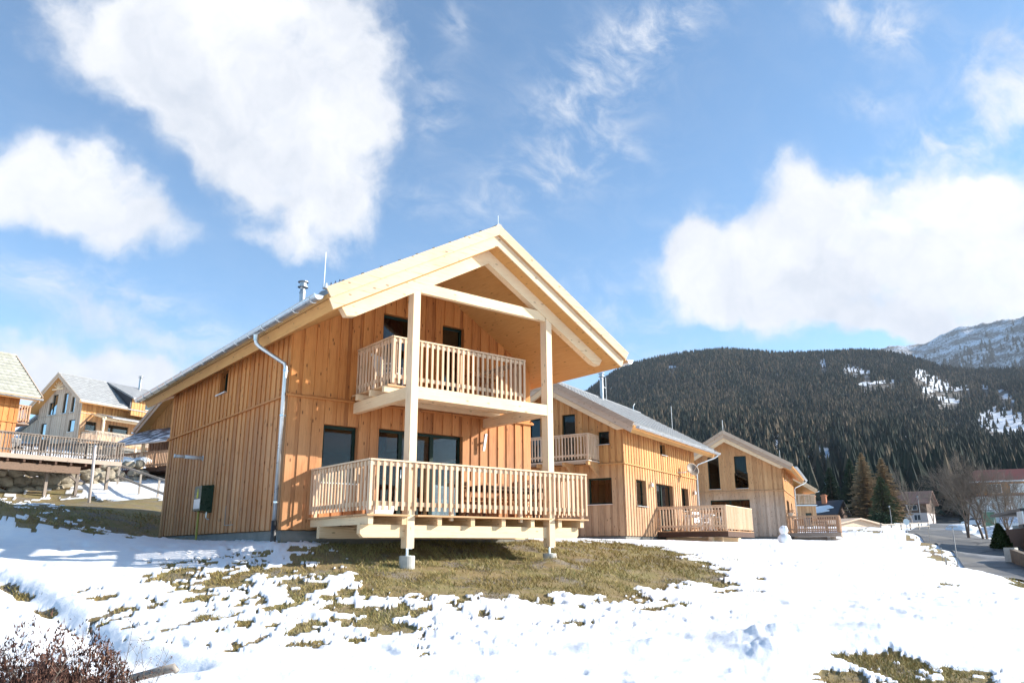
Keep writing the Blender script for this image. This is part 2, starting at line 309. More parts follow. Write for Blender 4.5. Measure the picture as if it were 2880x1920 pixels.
M['clad_b'] = wood('larch_cladding_older', (.62, .32, .105), (.47, .21, .064), (.23, .095, .03), 2, weather=.7, greys=(.40, .265, .175))
M['clad_c'] = wood('larch_cladding_greying', (.60, .33, .13), (.46, .23, .085), (.24, .11, .04), 2, weather=1.0, greys=(.46, .345, .26))
M['clad_grey'] = wood('grey_cladding', (.55, .45, .35), (.44, .34, .26), (.25, .17, .12), 2)
M['spruce_x'] = wood('pale_spruce_x', (.80, .60, .38), (.68, .45, .25), (.46, .25, .11), 0, knots=.7)
M['spruce_y'] = wood('pale_spruce_y', (.80, .60, .38), (.68, .45, .25), (.46, .25, .11), 1, knots=.7)
M['spruce_z'] = wood('pale_spruce_z', (.80, .60, .40), (.70, .48, .29), (.48, .27, .13), 2, knots=.7)
M['soffit'] = wood('soffit_boards', (.62, .33, .115), (.50, .24, .075), (.31, .13, .036), 1, knots=.8)
M['deck'] = wood('deck_boards', (.62, .38, .20), (.50, .27, .13), (.28, .14, .06), 0)
M['barge'] = wood('bargeboard_spruce', (.70, .50, .32), (.58, .375, .21), (.36, .19, .09), 0, knots=1.)
M['rail'] = wood('rail_wood', (.74, .54, .37), (.60, .40, .25), (.40, .23, .12), 2, knots=.5)
M['rail_old'] = wood('old_rail_wood', (.56, .36, .23), (.42, .25, .15), (.24, .13, .07), 2, knots=.5)
M['grey_wood'] = wood('grey_old_wood', (.40, .35, .30), (.27, .23, .19), (.13, .10, .08), 2)
M['grey_wood_x'] = wood('grey_old_wood_x', (.42, .33, .26), (.28, .20, .15), (.15, .09, .06), 0)
M['bargegrey'] = wood('weathered_bargeboard', (.56, .43, .32), (.44, .32, .23), (.28, .18, .12), 0)
M['terrace_wood'] = wood('terrace_grey_wood', (.27, .22, .18), (.17, .135, .11), (.08, .06, .05), 2)
M['darkbrown'] = wood('dark_brown_wood', (.10, .05, .03), (.06, .03, .018), (.03, .015, .01), 0)
M['zinc'] = plain('zinc', (.55, .57, .58), .32, .85, .1, 5)
M['steel'] = plain('stainless_steel', (.70, .71, .72), .22, 1., .05, 4)
M['flue_steel'] = plain('brushed_flue_steel', (.42, .43, .44), .38, .8, .08, 4)
M['black'] = plain('black_plastic', (.015, .016, .018), .45)
M['frame'] = plain('dark_green_frame', (.006, .020, .014), .5, 0, .1, spec=.2)
M['concrete'] = plain('concrete', (.46, .44, .40), .9, 0, .15, 9)
M['plinth'] = plain('grey_plinth', (.20, .19, .17), .9, 0, .2, 4)
M['white'] = plain('white_paint', (.78, .78, .76), .5, 0, .04)
M['silver'] = plain('silver_sheet', (.62, .64, .66), .35, .7, .05)
M['green'] = plain('dark_green_enamel', (.008, .035, .022), .3, 0, .08)
M['yellow'] = plain('yellow_paint', (.62, .52, .03), .5, 0, .08)
M['yellowpole'] = plain('yellow_stake', (.34, .30, .05), .6, 0, .2)
M['red_fabric'] = plain('red_curtain', (.38, .04, .03), .9, 0, .25, 9)
M['lace'] = plain('white_lace', (.75, .74, .72), .9, 0, .15, 30)
M['brick'] = plain('orange_brick', (.45, .17, .08), .85, 0, .25, 12)
M['darkroof'] = plain('dark_slate_roof', (.035, .037, .045), .6, 0, .3, 3)
M['brownroof'] = plain('brown_roof', (.21, .11, .08), .7, 0, .3, 3)
M['housebrown'] = plain('brown_timber_wall', (.12, .075, .05), .85, 0, .3, 3)
M['redroof'] = plain('dark_red_roof', (.17, .035, .025), .6, 0, .25, 2)
M['render'] = plain('pink_white_render', (.50, .44, .42), .9, 0, .06, 3)
M['render_grey'] = plain('pale_grey_render', (.50, .51, .49), .9, 0, .1, 2)
M['ocre'] = plain('ochre_panel', (.50, .22, .06), .8, 0, .1)
M['plastic'] = plain('white_plastic', (.75, .76, .78), .35, 0, .03)
M['carblue'] = plain('silver_car_paint', (.42, .45, .50), .25, .4, .03)
M['carred'] = plain('red_car_paint', (.35, .02, .02), .25, .1, .03)
M['carwhite'] = plain('white_car_paint', (.75, .76, .78), .25, .1, .03)
M['rubber'] = plain('rubber', (.02, .02, .02), .8)
M['bark'] = plain('grey_brown_bark', (.16, .115, .085), .95, 0, .4, 8)
M['birchbark'] = plain('pale_birch_bark', (.42, .36, .32), .9, 0, .35, 6)
M['twig'] = plain('brown_twigs', (.17, .135, .105), .95, 0, .3, 4)
M['needle'] = plain('dark_spruce_needles', (.022, .042, .020), .85, 0, .45, 1.2, .2)
M['larchn'] = plain('bare_larch_twigs', (.27, .185, .10), .9, 0, .4, 1.2, .2)
M['olive'] = plain('olive_pine_needles', (.060, .072, .030), .85, 0, .45, 1.2, .2)
M['hedge'] = plain('hedge_green', (.030, .050, .012), .85, 0, .5, 2.5, .2)
M['heather'] = None

def attr_foliage(name, cols, rough=.9):
    mt, b = newmat(name)
    r_ = b.n('ShaderNodeAttribute', attribute_name='rnd').outputs['Fac']
    ramp = b.n('ShaderNodeValToRGB', {0: r_}); e = ramp.color_ramp.elements
    e[0].color = (*cols[0], 1); e[1].color = (*cols[-1], 1)
    for i, c in enumerate(cols[1:-1]):
        x = e.new((i+1)/(len(cols)-1)); x.color = (*c, 1)
    p = b.n('ShaderNodeBsdfPrincipled', {'Base Color': ramp.outputs[0], 'Roughness': rough, 'Specular IOR Level': .2})
    return finish(mt, b, p.outputs[0])
M['heather'] = attr_foliage('dry_heather', [(.045, .020, .015), (.085, .040, .030), (.13, .068, .048), (.24, .14, .09)])
M['grass'] = attr_foliage('winter_grass', [(.14, .10, .035), (.27, .20, .07), (.38, .29, .12), (.21, .205, .065), (.56, .45, .26)])
M['forest'] = attr_foliage('forest_trees', [(.008, .015, .013), (.013, .024, .016), (.024, .032, .022), (.060, .046, .032), (.090, .068, .044), (.135, .100, .062)])

def glass_mat():
    mt, b = newmat('window_glass')
    fr = b.n('ShaderNodeFresnel', {'IOR': 1.55}).outputs[0]
    tr = b.n('ShaderNodeBsdfTransparent', {'Color': (.45, .50, .50, 1)})
    gl = b.n('ShaderNodeBsdfGlossy', {'Color': (1, 1, 1, 1), 'Roughness': .015})
    wv = b.noise(b.n('ShaderNodeTexCoord').outputs['Object'], 1.3, 2)
    b.nt.links.new(bump(b, wv, .12, .02), gl.inputs['Normal'])
    mx = b.n('ShaderNodeMixShader', {0: b.m('MULTIPLY', fr, .45, clamp=True), 1: tr.outputs[0], 2: gl.outputs[0]})
    return finish(mt, b, mx.outputs[0])
M['glass'] = glass_mat()
def tile_mat(name, c, snow=0.):
    mt, b = newmat(name); co = b.n('ShaderNodeTexCoord').outputs['Object']
    n = b.noise(co, 3, 6, .65); vor = b.n('ShaderNodeTexVoronoi', {'Vector': co, 'Scale': 3.2}).outputs['Color']
    cc = b.mix(b.mr(n, .35, .7), tuple(x*.75 for x in c), tuple(min(x*1.2, 1) for x in c))
    cc = b.mix(b.m('MULTIPLY', b.n('ShaderNodeSeparateColor', {0: vor}).outputs[0], .35), cc, tuple(x*.6 for x in c))
    if snow:
        cc = b.mix(b.mr(b.noise(co, 1.6, 6, .6), .5-snow*.2, .56-snow*.2, 0, 1), cc, (.82, .84, .88))
    p = b.n('ShaderNodeBsdfPrincipled', {'Base Color': cc, 'Roughness': .42, 'Normal': bump(b, n, .3, .01)})
    return finish(mt, b, p.outputs[0])
M['tile'] = tile_mat('grey_roof_tiles', (.30, .305, .31))
M['tile_frost'] = tile_mat('frosted_roof_tiles', (.20, .205, .21), .0)
M['tile_snow'] = tile_mat('snow_streaked_tiles', (.09, .095, .11), .1)
M['tile_pale'] = tile_mat('pale_roof_tiles', (.40, .39, .32))
def snow_mat():
    mt, b = newmat('snow'); co = b.n('ShaderNodeTexCoord').outputs['Object']
    n = b.noise(co, 5, 6, .6); n2 = b.noise(co, 45, 4, .6)
    c = b.mix(b.mr(n, .3, .7), (.80, .82, .85), (.88, .88, .88))
    p = b.n('ShaderNodeBsdfPrincipled', {'Base Color': c, 'Roughness': .75, 'Specular IOR Level': .25, 'Normal': bump(b, b.m('ADD', n, b.m('MULTIPLY', n2, .3)), .5, .05)})
    return finish(mt, b, p.outputs[0])
M['snow'] = snow_mat()
def stone_mat():
    mt, b = newmat('boulder_stone'); co = b.n('ShaderNodeTexCoord').outputs['Object']
    n = b.noise(co, 2.5, 7, .65)
    c = b.mix(b.mr(n, .35, .7), (.20, .17, .13), (.42, .37, .28))
    p = b.n('ShaderNodeBsdfPrincipled', {'Base Color': c, 'Roughness': .9, 'Normal': bump(b, n, .6, .04)})
    return finish(mt, b, p.outputs[0])
M['stone'] = stone_mat()

# ---------------------------------------------------------------- mesh builder
class MB:
    def __init__(s): s.v = []; s.f = []; s.r = []; s.cr = .5; s.smooth = False
    def rnd(s, x=None): s.cr = random.random() if x is None else x; return s
    def face(s, pts):
        i = len(s.v); s.v += [tuple(p) for p in pts]; s.f.append(tuple(range(i, i+len(pts)))); s.r.append(s.cr)
    def hexa(s, p):   # 8 points: bottom loop 0-3, top loop 4-7
        i = len(s.v); s.v += [tuple(q) for q in p]
        for q in ((3, 2, 1, 0), (4, 5, 6, 7), (0, 1, 5, 4), (1, 2, 6, 5), (2, 3, 7, 6), (3, 0, 4, 7)):
            s.f.append(tuple(i+k for k in q)); s.r.append(s.cr)
        return s
    def box(s, x0, x1, y0, y1, z0, z1):
        return s.hexa([(x0, y0, z0), (x1, y0, z0), (x1, y1, z0), (x0, y1, z0), (x0, y0, z1), (x1, y0, z1), (x1, y1, z1), (x0, y1, z1)])
    def prism(s, poly, d):   # polygon (3D points) pushed along d
        n = len(poly); i = len(s.v); d = Vector(d)
        s.v += [tuple(p) for p in poly]+[tuple(Vector(p)+d) for p in poly]
        s.f.append(tuple(range(i+n-1, i-1, -1))); s.f.append(tuple(range(i+n, i+2*n))); s.r += [s.cr]*2
        for k in range(n):
            s.f.append((i+k, i+(k+1) % n, i+n+(k+1) % n, i+n+k)); s.r.append(s.cr)
        return s
    def beam(s, a, c, w, h, up=(0, 0, 1)):   # square bar from a to c, width w, height h
        a = Vector(a); c = Vector(c); d = (c-a).normalized(); up = Vector(up)
        x = d.cross(up); x = x.normalized() if x.length > 1e-4 else Vector((1, 0, 0)); u = x.cross(d)
        q = [x*sx*w/2+u*su*h/2 for sx, su in ((-1, -1), (1, -1), (1, 1), (-1, 1))]
        return s.hexa([a+k for k in q]+[c+k for k in q])
    def tube(s, pts, rad, n=8, cap=True):
        pts = [Vector(p) for p in pts]; rr = rad if isinstance(rad, (list, tuple)) else [rad]*len(pts)
        i = len(s.v); prev = None
        for k, p in enumerate(pts):
            d = (pts[min(k+1, len(pts)-1)]-pts[max(k-1, 0)]).normalized()
            if prev is None:
                x = d.cross(Vector((0, 0, 1))); x = x.normalized() if x.length > 1e-3 else Vector((1, 0, 0))
            else: x = (prev-d*prev.dot(d)).normalized()
            prev = x; y = d.cross(x)
            for j in range(n):
                t = 2*math.pi*j/n; s.v.append(tuple(p+(x*math.cos(t)+y*math.sin(t))*rr[k]))
        for k in range(len(pts)-1):
            for j in range(n):
                a = i+k*n+j; c = i+k*n+(j+1) % n
                s.f.append((a, c, c+n, a+n)); s.r.append(s.cr)
        if cap:
            s.f.append(tuple(i+j for j in range(n-1, -1, -1))); s.f.append(tuple(i+(len(pts)-1)*n+j for j in range(n))); s.r += [s.cr]*2
        return s
    def lathe(s, prof, c=(0, 0, 0), n=16):   # [(r,z)]
        i = len(s.v)
        for r_, z in prof:
            for j in range(n):
                t = 2*math.pi*j/n; s.v.append((c[0]+r_*math.cos(t), c[1]+r_*math.sin(t), c[2]+z))
        for k in range(len(prof)-1):
            for j in range(n):
                a = i+k*n+j; d = i+k*n+(j+1) % n
                s.f.append((a, d, d+n, a+n)); s.r.append(s.cr)
        return s
    def build(s, name, mat, parent=None, label=None, smooth=None):
        me = bpy.data.meshes.new(name); me.from_pydata(s.v, [], s.f)
        at = me.attributes.new('rnd', 'FLOAT', 'FACE'); at.data.foreach_set('value', s.r)
        if mat: me.materials.append(mat)
        if smooth or (smooth is None and s.smooth): me.polygons.foreach_set('use_smooth', [True]*len(me.polygons))
        me.update()
        o = bpy.data.objects.new(name, me); col.objects.link(o)
        if parent: o.parent = parent
        if label: o['label'] = label
        return o
def thing(name, label, cat, loc=(0, 0, 0), rz=0, group=None):
    o = bpy.data.objects.new(name, None); col.objects.link(o); o.empty_display_size = .3
    o.location = loc; o.rotation_euler = (0, 0, rz); o['label'] = label; o['category'] = cat
    if group: o['group'] = group
    return o
def tag(o, label, cat, group=None):
    o['label'] = label; o['category'] = cat
    if group: o['group'] = group
    return o
def struct(o, kind='structure'): o['kind'] = kind; return o

# ---------------------------------------------------------------- house kit (local: x along the gable, y back, z up)
SL = .577
class Wall:
    """one clad wall: origin, along direction u, outward normal n, height function"""
    def __init__(s, o, u, n, L, top, open_): s.o = Vector((*o, 0)); s.u = Vector((*u, 0)); s.n = Vector((*n, 0)); s.L = L; s.top = top; s.open = open_
    def P(s, u, d, z): return s.o+s.u*u+s.n*d+Vector((0, 0, z))
    def box(s, mb, u0, u1, d0, d1, z0, z1, z1b=None):
        z1b = z1 if z1b is None else z1b
        p = [s.P(u0, d0, z0), s.P(u1, d0, z0), s.P(u1, d1, z0), s.P(u0, d1, z0), s.P(u0, d0, z1), s.P(u1, d0, z1b), s.P(u1, d1, z1b), s.P(u0, d1, z1)]
        mb.hexa(p)
    def cells(s, mb, u0, u1, d0, d1, zb, minz=.002, ztop=None):
        br = sorted({u0, u1, *[x for q in s.open for x in q[:2] if u0 < x < u1], *( [s.L/2] if u0 < s.L/2 < u1 and s.top(s.L/2) > s.top(0)+.5 else [])})
        for a, c in zip(br[:-1], br[1:]):
            if c-a < .004: continue
            mid = (a+c)/2; segs = [(zb, None)]
            for q in s.open:
                if q[0] < mid < q[1]:
                    new = []
                    for lo, hi in segs:
                        if hi is None:
                            if q[2] > lo+.01: new.append((lo, q[2]))
                            new.append((max(lo, q[3]), None))
                        elif q[2] < hi and q[3] > lo:
                            if q[2] > lo+.01: new.append((lo, q[2]))
                            if q[3] < hi-.01: new.append((q[3], hi))
                        else: new.append((lo, hi))
                    segs = new
            for lo, hi in segs:
                ta, tc_ = s.top(a), s.top(c)
                if ztop is not None and hi is None: ta = min(ta, ztop); tc_ = min(tc_, ztop)
                if hi is None:
                    if min(ta, tc_) > lo+.02: s.box(mb, a, c, d0, d1, lo, ta, tc_)
                    elif max(ta, tc_) > lo+.05: s.box(mb, a, c, d0, d1, lo, max(ta, lo+.001), max(tc_, lo+.001))
                else: s.box(mb, a, c, d0, d1, lo, hi)
def clad_wall(W, mat, parent, pitch=.29, bw=.185, split=None, dep=.027):
    mb = MB(); mb.rnd(.9); W.cells(mb, 0, W.L, -.2, 0, 0)
    rs = random.Random(int(W.L*100)+len(W.open))
    # under boards as thin skins, toned darker for stain and painted gap shadow
    k = 0; u = -.02
    while u < W.L:
        mb.rnd(rs.random()); a = max(u, 0); c = min(u+bw+rs.uniform(-.012, .012), W.L)
        if c+.02 < W.L: mb.rnd(.25+.95*rs.random()); W.cells(mb, c-.01, min(c+pitch-bw+.01, W.L), -.002, .003, -.006)
        mb.rnd(rs.random())
        if c-a > .03: W.cells(mb, a, c, -.002, dep+rs.uniform(-.004, .004), -.015 - rs.random()*.004)
        u += pitch
    return mb.build('wall', mat, parent)
def trim(W, parent, mat, z=2.89, skip=(), name='drip_board'):
    mb = MB(); rs = random.Random(3)
    segs = [(-.07, W.L+.07)]
    for a, c in skip:
        segs = [t for s0, s1 in segs for t in ((s0, min(s1, a)), (max(s0, c), s1)) if t[1]-t[0] > .05]
    for a, c in segs:
        p = [W.P(a, .0, z-.045), W.P(c, .0, z-.045), W.P(c, .085, z-.05), W.P(a, .085, z-.05), W.P(a, .0, z+.035), W.P(c, .0, z+.035), W.P(c, .085, z-.012), W.P(a, .085, z-.012)]
        mb.hexa(p)
    return mb.build(name, mat, parent)
def window(W, parent, q, panes=1, name='window', inset=.1, curtain=None, sill=True, handle=False, rail=None, fw=.065, trans=None):
    u0, u1, z0, z1 = q[:4]; fr = MB(); d0, d1 = -inset-.06, -inset
    e = .003
    W.box(fr, u0+e, u0+fw, d0, d1, z0+e, z1-e); W.box(fr, u1-fw, u1-e, d0, d1, z0+e, z1-e)
    W.box(fr, u0+fw, u1-fw, d0, d1, z1-fw, z1-e); W.box(fr, u0+fw, u1-fw, d0, d1, z0+e, z0+fw)
    splits = [u0+(u1-u0)*k/panes for k in range(1, panes)] if isinstance(panes, int) else panes
    for x in splits: W.box(fr, x-.05, x+.05, d0, d1+.005, z0+fw, z1-fw)
    if trans: W.box(fr, u0+fw, u1-fw, d0, d1-.004, trans-.03, trans+.03)
    fo = fr.build(name, M['frame'], parent)
    g = MB(); W.box(g, u0+fw-.01, u1-fw+.01, d0+.02, d0+.032, z0+fw-.01, z1-fw+.01); g.build('pane', M['glass'], fo)
    if sill:
        s = MB(); W.box(s, u0-.03, u1+.03, .0, .1, z0-.035, z0-.008); s.build('sill', M['silver'], fo)
    if handle:
        h = MB(); x = splits[0] if splits else u1-fw*.5
        W.box(h, x+.01, x+.03, d1+.006, d1+.035, z0+.95, z0+1.15); h.build('handle', M['silver'], fo)
    if curtain:
        for (a, c, mname, zz) in curtain:
            cm = MB(); n = max(6, int((c-a)/.05)); cm.rnd()
            for i in range(n):
                x0 = a+(c-a)*i/n; x1 = a+(c-a)*(i+1)/n; dd = -inset-.13-.03*(i % 2); de = -inset-.13-.03*((i+1) % 2)
                cm.hexa([W.P(x0, dd-.01, zz), W.P(x1, de-.01, zz), W.P(x1, de, zz), W.P(x0, dd, zz), W.P(x0, dd-.01, z1-.05), W.P(x1, de-.01, z1-.05), W.P(x1, de, z1-.05), W.P(x0, dd, z1-.05)])
            cm.build('curtain', M[mname], fo)
    if rail:
        r_ = MB(); W.box(r_, u0-.04, u1+.04, .03, .042, z0+.06, z0+rail); r_.build('glass_guard', M['glass'], fo)
    return fo
def chev(xs, rx, top, t, y0, y1, mb):
    """chevron slab: left end, right end, ridge x; top(x) height; thickness t down"""
    l, r_ = xs
    k = t*.45
    mb.prism([(l, y0, top(l)), (l+k, y0, top(l+k)-t), (rx, y0, top(rx)-t), (r_-k, y0, top(r_-k)-t), (r_, y0, top(r_)), (rx, y0, top(rx))], (0, y1-y0, 0))
def tiles(parent, mat, rx, zr, l, r_, y0, y1, sl, name='roof_tiles', lift=-.075, wave=.045):
    mb = MB(); ys = np.arange(y0, y1+.001, .05)
    for side, xe in ((-1, l), (1, r_)):
        span = abs(rx-xe); n = max(3, int(round(span/.31))); verts = []
        prof = wave*np.abs(np.sin((ys-y0)*math.pi/.3))**.7
        for k in range(n):
            xa = xe+(rx-xe)*k/n; xb = xe+(rx-xe)*(k+1)/n
            za = zr-abs(xa-rx)*sl; zb = zr-abs(xb-rx)*sl
            verts.append([(xa, y, za+lift+.045+p) for y, p in zip(ys, prof)])
            verts.append([(xb, y, zb+lift+.012+p) for y, p in zip(ys, prof)])
        # closing row under the eave
        verts.insert(0, [(xe, y, zr-span*sl-.13) for y in ys])
        i = len(mb.v); N = len(ys)
        for row in verts: mb.v += row
        for a in range(len(verts)-1):
            for j in range(N-1):
                q = (i+a*N+j, i+a*N+j+1, i+(a+1)*N+j+1, i+(a+1)*N+j)
                mb.f.append(q if side < 0 else q[::-1]); mb.r.append(.5)
        # verge closers
        for j in (0, N-1):
            for a in range(1, len(verts)-1, 2):
                p = [verts[a][j], verts[a+1][j], (verts[a+1][j][0], ys[j], zr-.14-abs(verts[a+1][j][0]-rx)*sl), (verts[a][j][0], ys[j], zr-.14-abs(verts[a][j][0]-rx)*sl)]
                mb.face(p)
    # ridge caps
    mb.tube([(rx, y0-.045, zr-.05), (rx, y1+.045, zr-.05)], .09, 10)
    return mb.build(name, mat, parent)
def railing(parent, pts, zf, zt, side, name='railing', mat=None, indiv=False, bw=.052, sp=.143, post_ends=True, label=None, zb=None, matx=None):
    """slatted railing along a polyline of local (x,y); side=+1 puts slats on the left of travel"""
    mat = mat or M['rail']; matx = matx or mat
    fr = MB(); bals = []
    for (a, c) in zip(pts[:-1], pts[1:]):
        a = Vector((*a, 0)); c = Vector((*c, 0)); d = (c-a).normalized(); n = Vector((-d.y, d.x, 0))*side; L = (c-a).length
        fr.rnd(); fr.beam(a-d*.03+Vector((0, 0, zt-.018))+n*.0, c+d*.03+Vector((0, 0, zt-.018))+n*.0, .11, .034)
        fr.rnd(); fr.beam(a+Vector((0, 0, zt-.085))-n*.005, c+Vector((0, 0, zt-.085))-n*.005, .035, .075)
        fr.rnd(); fr.beam(a+Vector((0, 0, zf+.20))-n*.005, c+Vector((0, 0, zf+.20))-n*.005, .035, .085)
        k = int(round(L/sp)); 
        for i in range(k+1):
            p = a+d*(L*i/k) if k else a
            bals.append((p+n*.03, d))
        for i in range(2 if L < 3 else 3 if L < 4.5 else 4):
            p = a+d*(.08+(L-.16)*i/(1 if L < 3 else 2 if L < 4.5 else 3))-n*.06
            fr.rnd(); fr.beam(p+Vector((0, 0, zf-.1)), p+Vector((0, 0, zt-.04)), .07, .07, up=(d.x, d.y, 0))
    rails = fr.build(name, matx, parent, label)
    zb = zf+.085 if zb is None else zb
    if indiv:
        for p, d in bals:
            m_ = MB(); m_.rnd(); m_.beam(p+Vector((0, 0, zb)), p+Vector((0, 0, zt-.045)), bw, .028, up=(d.x, d.y, 0)) if 0 else m_.hexa(_bal(p, d, bw, zb, zt-.045)); m_.build('baluster', mat, rails)
    else:
        m_ = MB()
        for p, d in bals: m_.rnd(); m_.hexa(_bal(p, d, bw, zb, zt-.045))
        m_.build('slats', mat, rails)
    return rails
def _bal(p, d, bw, z0, z1):
    n = Vector((-d.y, d.x, 0)); x0, x1 = -d*bw/2, d*bw/2; a, c = -n*.014, n*.014
    return [Vector((*(p+x0+a).xy, z0)), Vector((*(p+x1+a).xy, z0)), Vector((*(p+x1+c).xy, z0)), Vector((*(p+x0+c).xy, z0)),
            Vector((*(p+x0+a).xy, z1)), Vector((*(p+x1+a).xy, z1)), Vector((*(p+x1+c).xy, z1)), Vector((*(p+x0+c).xy, z1))]
def gutter(parent, x, z, y0, y1, sgn, r_=.092, ends=True, brackets=True):
    mb = MB(); n = 8; th = .004
    for (ra, dz) in ((r_, 0), (r_-th, 0)):
        pass
    ring = []
    for y in (y0, y1):
        for rr in (r_, r_-.006):
            ring.append([(x+rr*math.cos(math.pi+math.pi*j/n), y, z+rr*math.sin(math.pi+math.pi*j/n)) for j in range(n+1)])
    i = len(mb.v)
    for q in ring: mb.v += q
    N = n+1
    for j in range(n):
        mb.f.append((i+j, i+j+1, i+2*N+j+1, i+2*N+j)); mb.f.append((i+N+j, i+3*N+j, i+3*N+j+1, i+N+j+1)); mb.r += [.5, .5]
    for j in (0, n):
        mb.f.append((i+j, i+N+j, i+3*N+j, i+2*N+j)); mb.r.append(.5)
    mb.tube([(x-sgn*-.0+ (r_ if sgn > 0 else -r_), y0, z+.005), (x+(r_ if sgn > 0 else -r_), y1, z+.005)], .011, 6)
    for y in (y0, y1):
        mb.prism([(x+r_*math.cos(math.pi+math.pi*j/n), y, z+r_*math.sin(math.pi+math.pi*j/n)) for j in range(n+1)], (0, .004, 0))
    g = mb.build('gutter', M['zinc'], parent)
    if brackets:
        k = int((y1-y0)/.8)
        for q in range(k+1):
            b_ = MB(); y = y0+.25+q*(y1-y0-.5)/k
            b_.tube([(x+(r_+.006)*math.cos(math.pi+math.pi*j/10), y, z+(r_+.006)*math.sin(math.pi+math.pi*j/10)) for j in range(11)], .008, 5)
            b_.build('gutter_bracket', M['steel'], g)
    return g
def flue(parent, x, y, z0, z1, r_=.085):
    mb = MB(); k = r_/.085
    pr_ = [(.0, 0), (.150, -.012), (.152, -.03), (.10, -.04), (.095, -.042), (.095, -.155), (.150, -.165), (.150, -.185), (.08, -.20), (.066, -.23), (.088, -.33), (.098, -.335), (.098, -.36), (.085, -.365)]
    mb.lathe([(a*k, z1-z0+z) for a, z in reversed(pr_)]+[], (x, y, z0), 20)
    mb.lathe([(.083*k, z1-z0-.364), (.083*k, .05), (.12*k, .02), (.12*k, -.3)], (x, y, z0), 20)
    return mb.build('flue', M['flue_steel'], parent, smooth=False)
def rod(parent, x, y, z0, z1, r_=.011, name='lightning_rod', arm=None):
    mb = MB(); mb.tube([(x, y, z0), (x, y, z1)], r_, 6)
    if arm: mb.tube([(x, y, z0+(z1-z0)*.55), (arm[0], arm[1], z0+(z1-z0)*.55)], r_, 6)
    return mb.build(name, M['white'], parent)

def chalet(label, loc, rz, W=6.9, L=9.1, fo=.6, bo=1.4, eo=(.655, .8), rx=3.52, zr=6.80, sl=SL, T=.5, front=(), left=(), right=(), back=(), clad='clad_b', tile='tile_frost', barge='bargegrey', trim_skip=(), has_trim=True, pitch=.29, name='wooden_chalet', clad_r=None, wave=.045, cat='chalet', group='timber chalets', plinth=1.2, gut=(1, 1), rafters=True, bargex=None, fin=.0, snowguard=False):
    t = thing(name, label, cat, loc, rz, group)
    top = lambda x: zr-abs(x-rx)*sl
    inner = lambda x: top(x)-T+.012
    t['_'] = 0; del t['_']
    Wf = Wall((0, 0), (1, 0), (0, -1), W, lambda u: inner(u), list(front))
    Wl = Wall((0, L), (0, -1), (-1, 0), L, lambda u: inner(0)-.0, list(left))     # u runs from the back to the front
    Wr = Wall((W, 0), (0, 1), (1, 0), L, lambda u: inner(W), list(right))
    Wb = Wall((W, L), (-1, 0), (0, 1), W, lambda u: inner(W-u), list(back))
    # peak of the gable must break boards: insert as zero-size opening
    for w_, pk in ((Wf, rx), (Wb, W-rx)): w_.open = [*w_.open, (pk, pk, 90, 91)]
    for w_ in (Wf, Wl, Wr, Wb): clad_wall(w_, M[clad_r] if (clad_r and w_ is Wr) else M[clad], t, pitch)
    if has_trim:
        for w_, sk in zip((Wf, Wl, Wr, Wb), list(trim_skip)+[()]*4): trim(w_, t, M[clad], skip=sk)
    p = MB(); p.box(.05, W-.05, .05, L-.05, -plinth, -.03); p.build('plinth', M['plinth'], t)
    f = MB(); f.box(.2, W-.2, .2, L-.2, -.02, .06); f.box(.2, W-.2, .2, L-.2, 2.82, 2.9); f.build('floor', M['deck'], t)
    l, r_ = -eo[0], W+eo[1]
    mb = MB(); chev((l+.10, r_-.10), rx, lambda x: top(x)-.245, T-.245, -fo+.11, L+bo-.11, mb); mb.build('soffit', M['soffit'], t)
    mb = MB(); chev((l+.03, r_-.03), rx, lambda x: top(x)-.135, .10, -fo+.045, L+bo-.045, mb); mb.build('roof', M['soffit'], t)
    bx = M[barge] if barge != 'spruce' else M['barge']
    for (yy, dy) in ((-fo, .042), (L+bo, -.042)):
        for sgn, xe in ((-1, l), (1, r_)):
            mb = MB(); mb.rnd(); c = .11
            mb.prism([(xe, yy, top(xe)+.015), (xe-sgn*c, yy, top(xe-sgn*c)-.235), (rx, yy, top(rx)-.235), (rx, yy, top(rx)+.015)], (0, dy, 0))
            mb.build('bargeboard', bx, t)
            mb = MB(); mb.rnd(); y2 = yy+dy*1.8; x2 = xe-sgn*.105; c = .1
            mb.prism([(x2, y2, top(x2)-.232), (x2-sgn*c, y2, top(x2-sgn*c)-.49), (rx, y2, top(rx)-.49), (rx, y2, top(rx)-.232)], (0, dy, 0))
            mb.build('lower_bargeboard', bx, t)
    tiles(t, M[tile], rx, zr, l+.12, r_-.12, -fo+.05, L+bo-.05, sl, wave=wave)
    for sgn, xe, on in ((-1, l, gut[0]), (1, r_, gut[1])):
        if on: gutter(t, xe+sgn*.115, top(xe)-.155, -fo+.06, L+bo-.06, sgn)
    return t, Wf, Wl, Wr, Wb, top

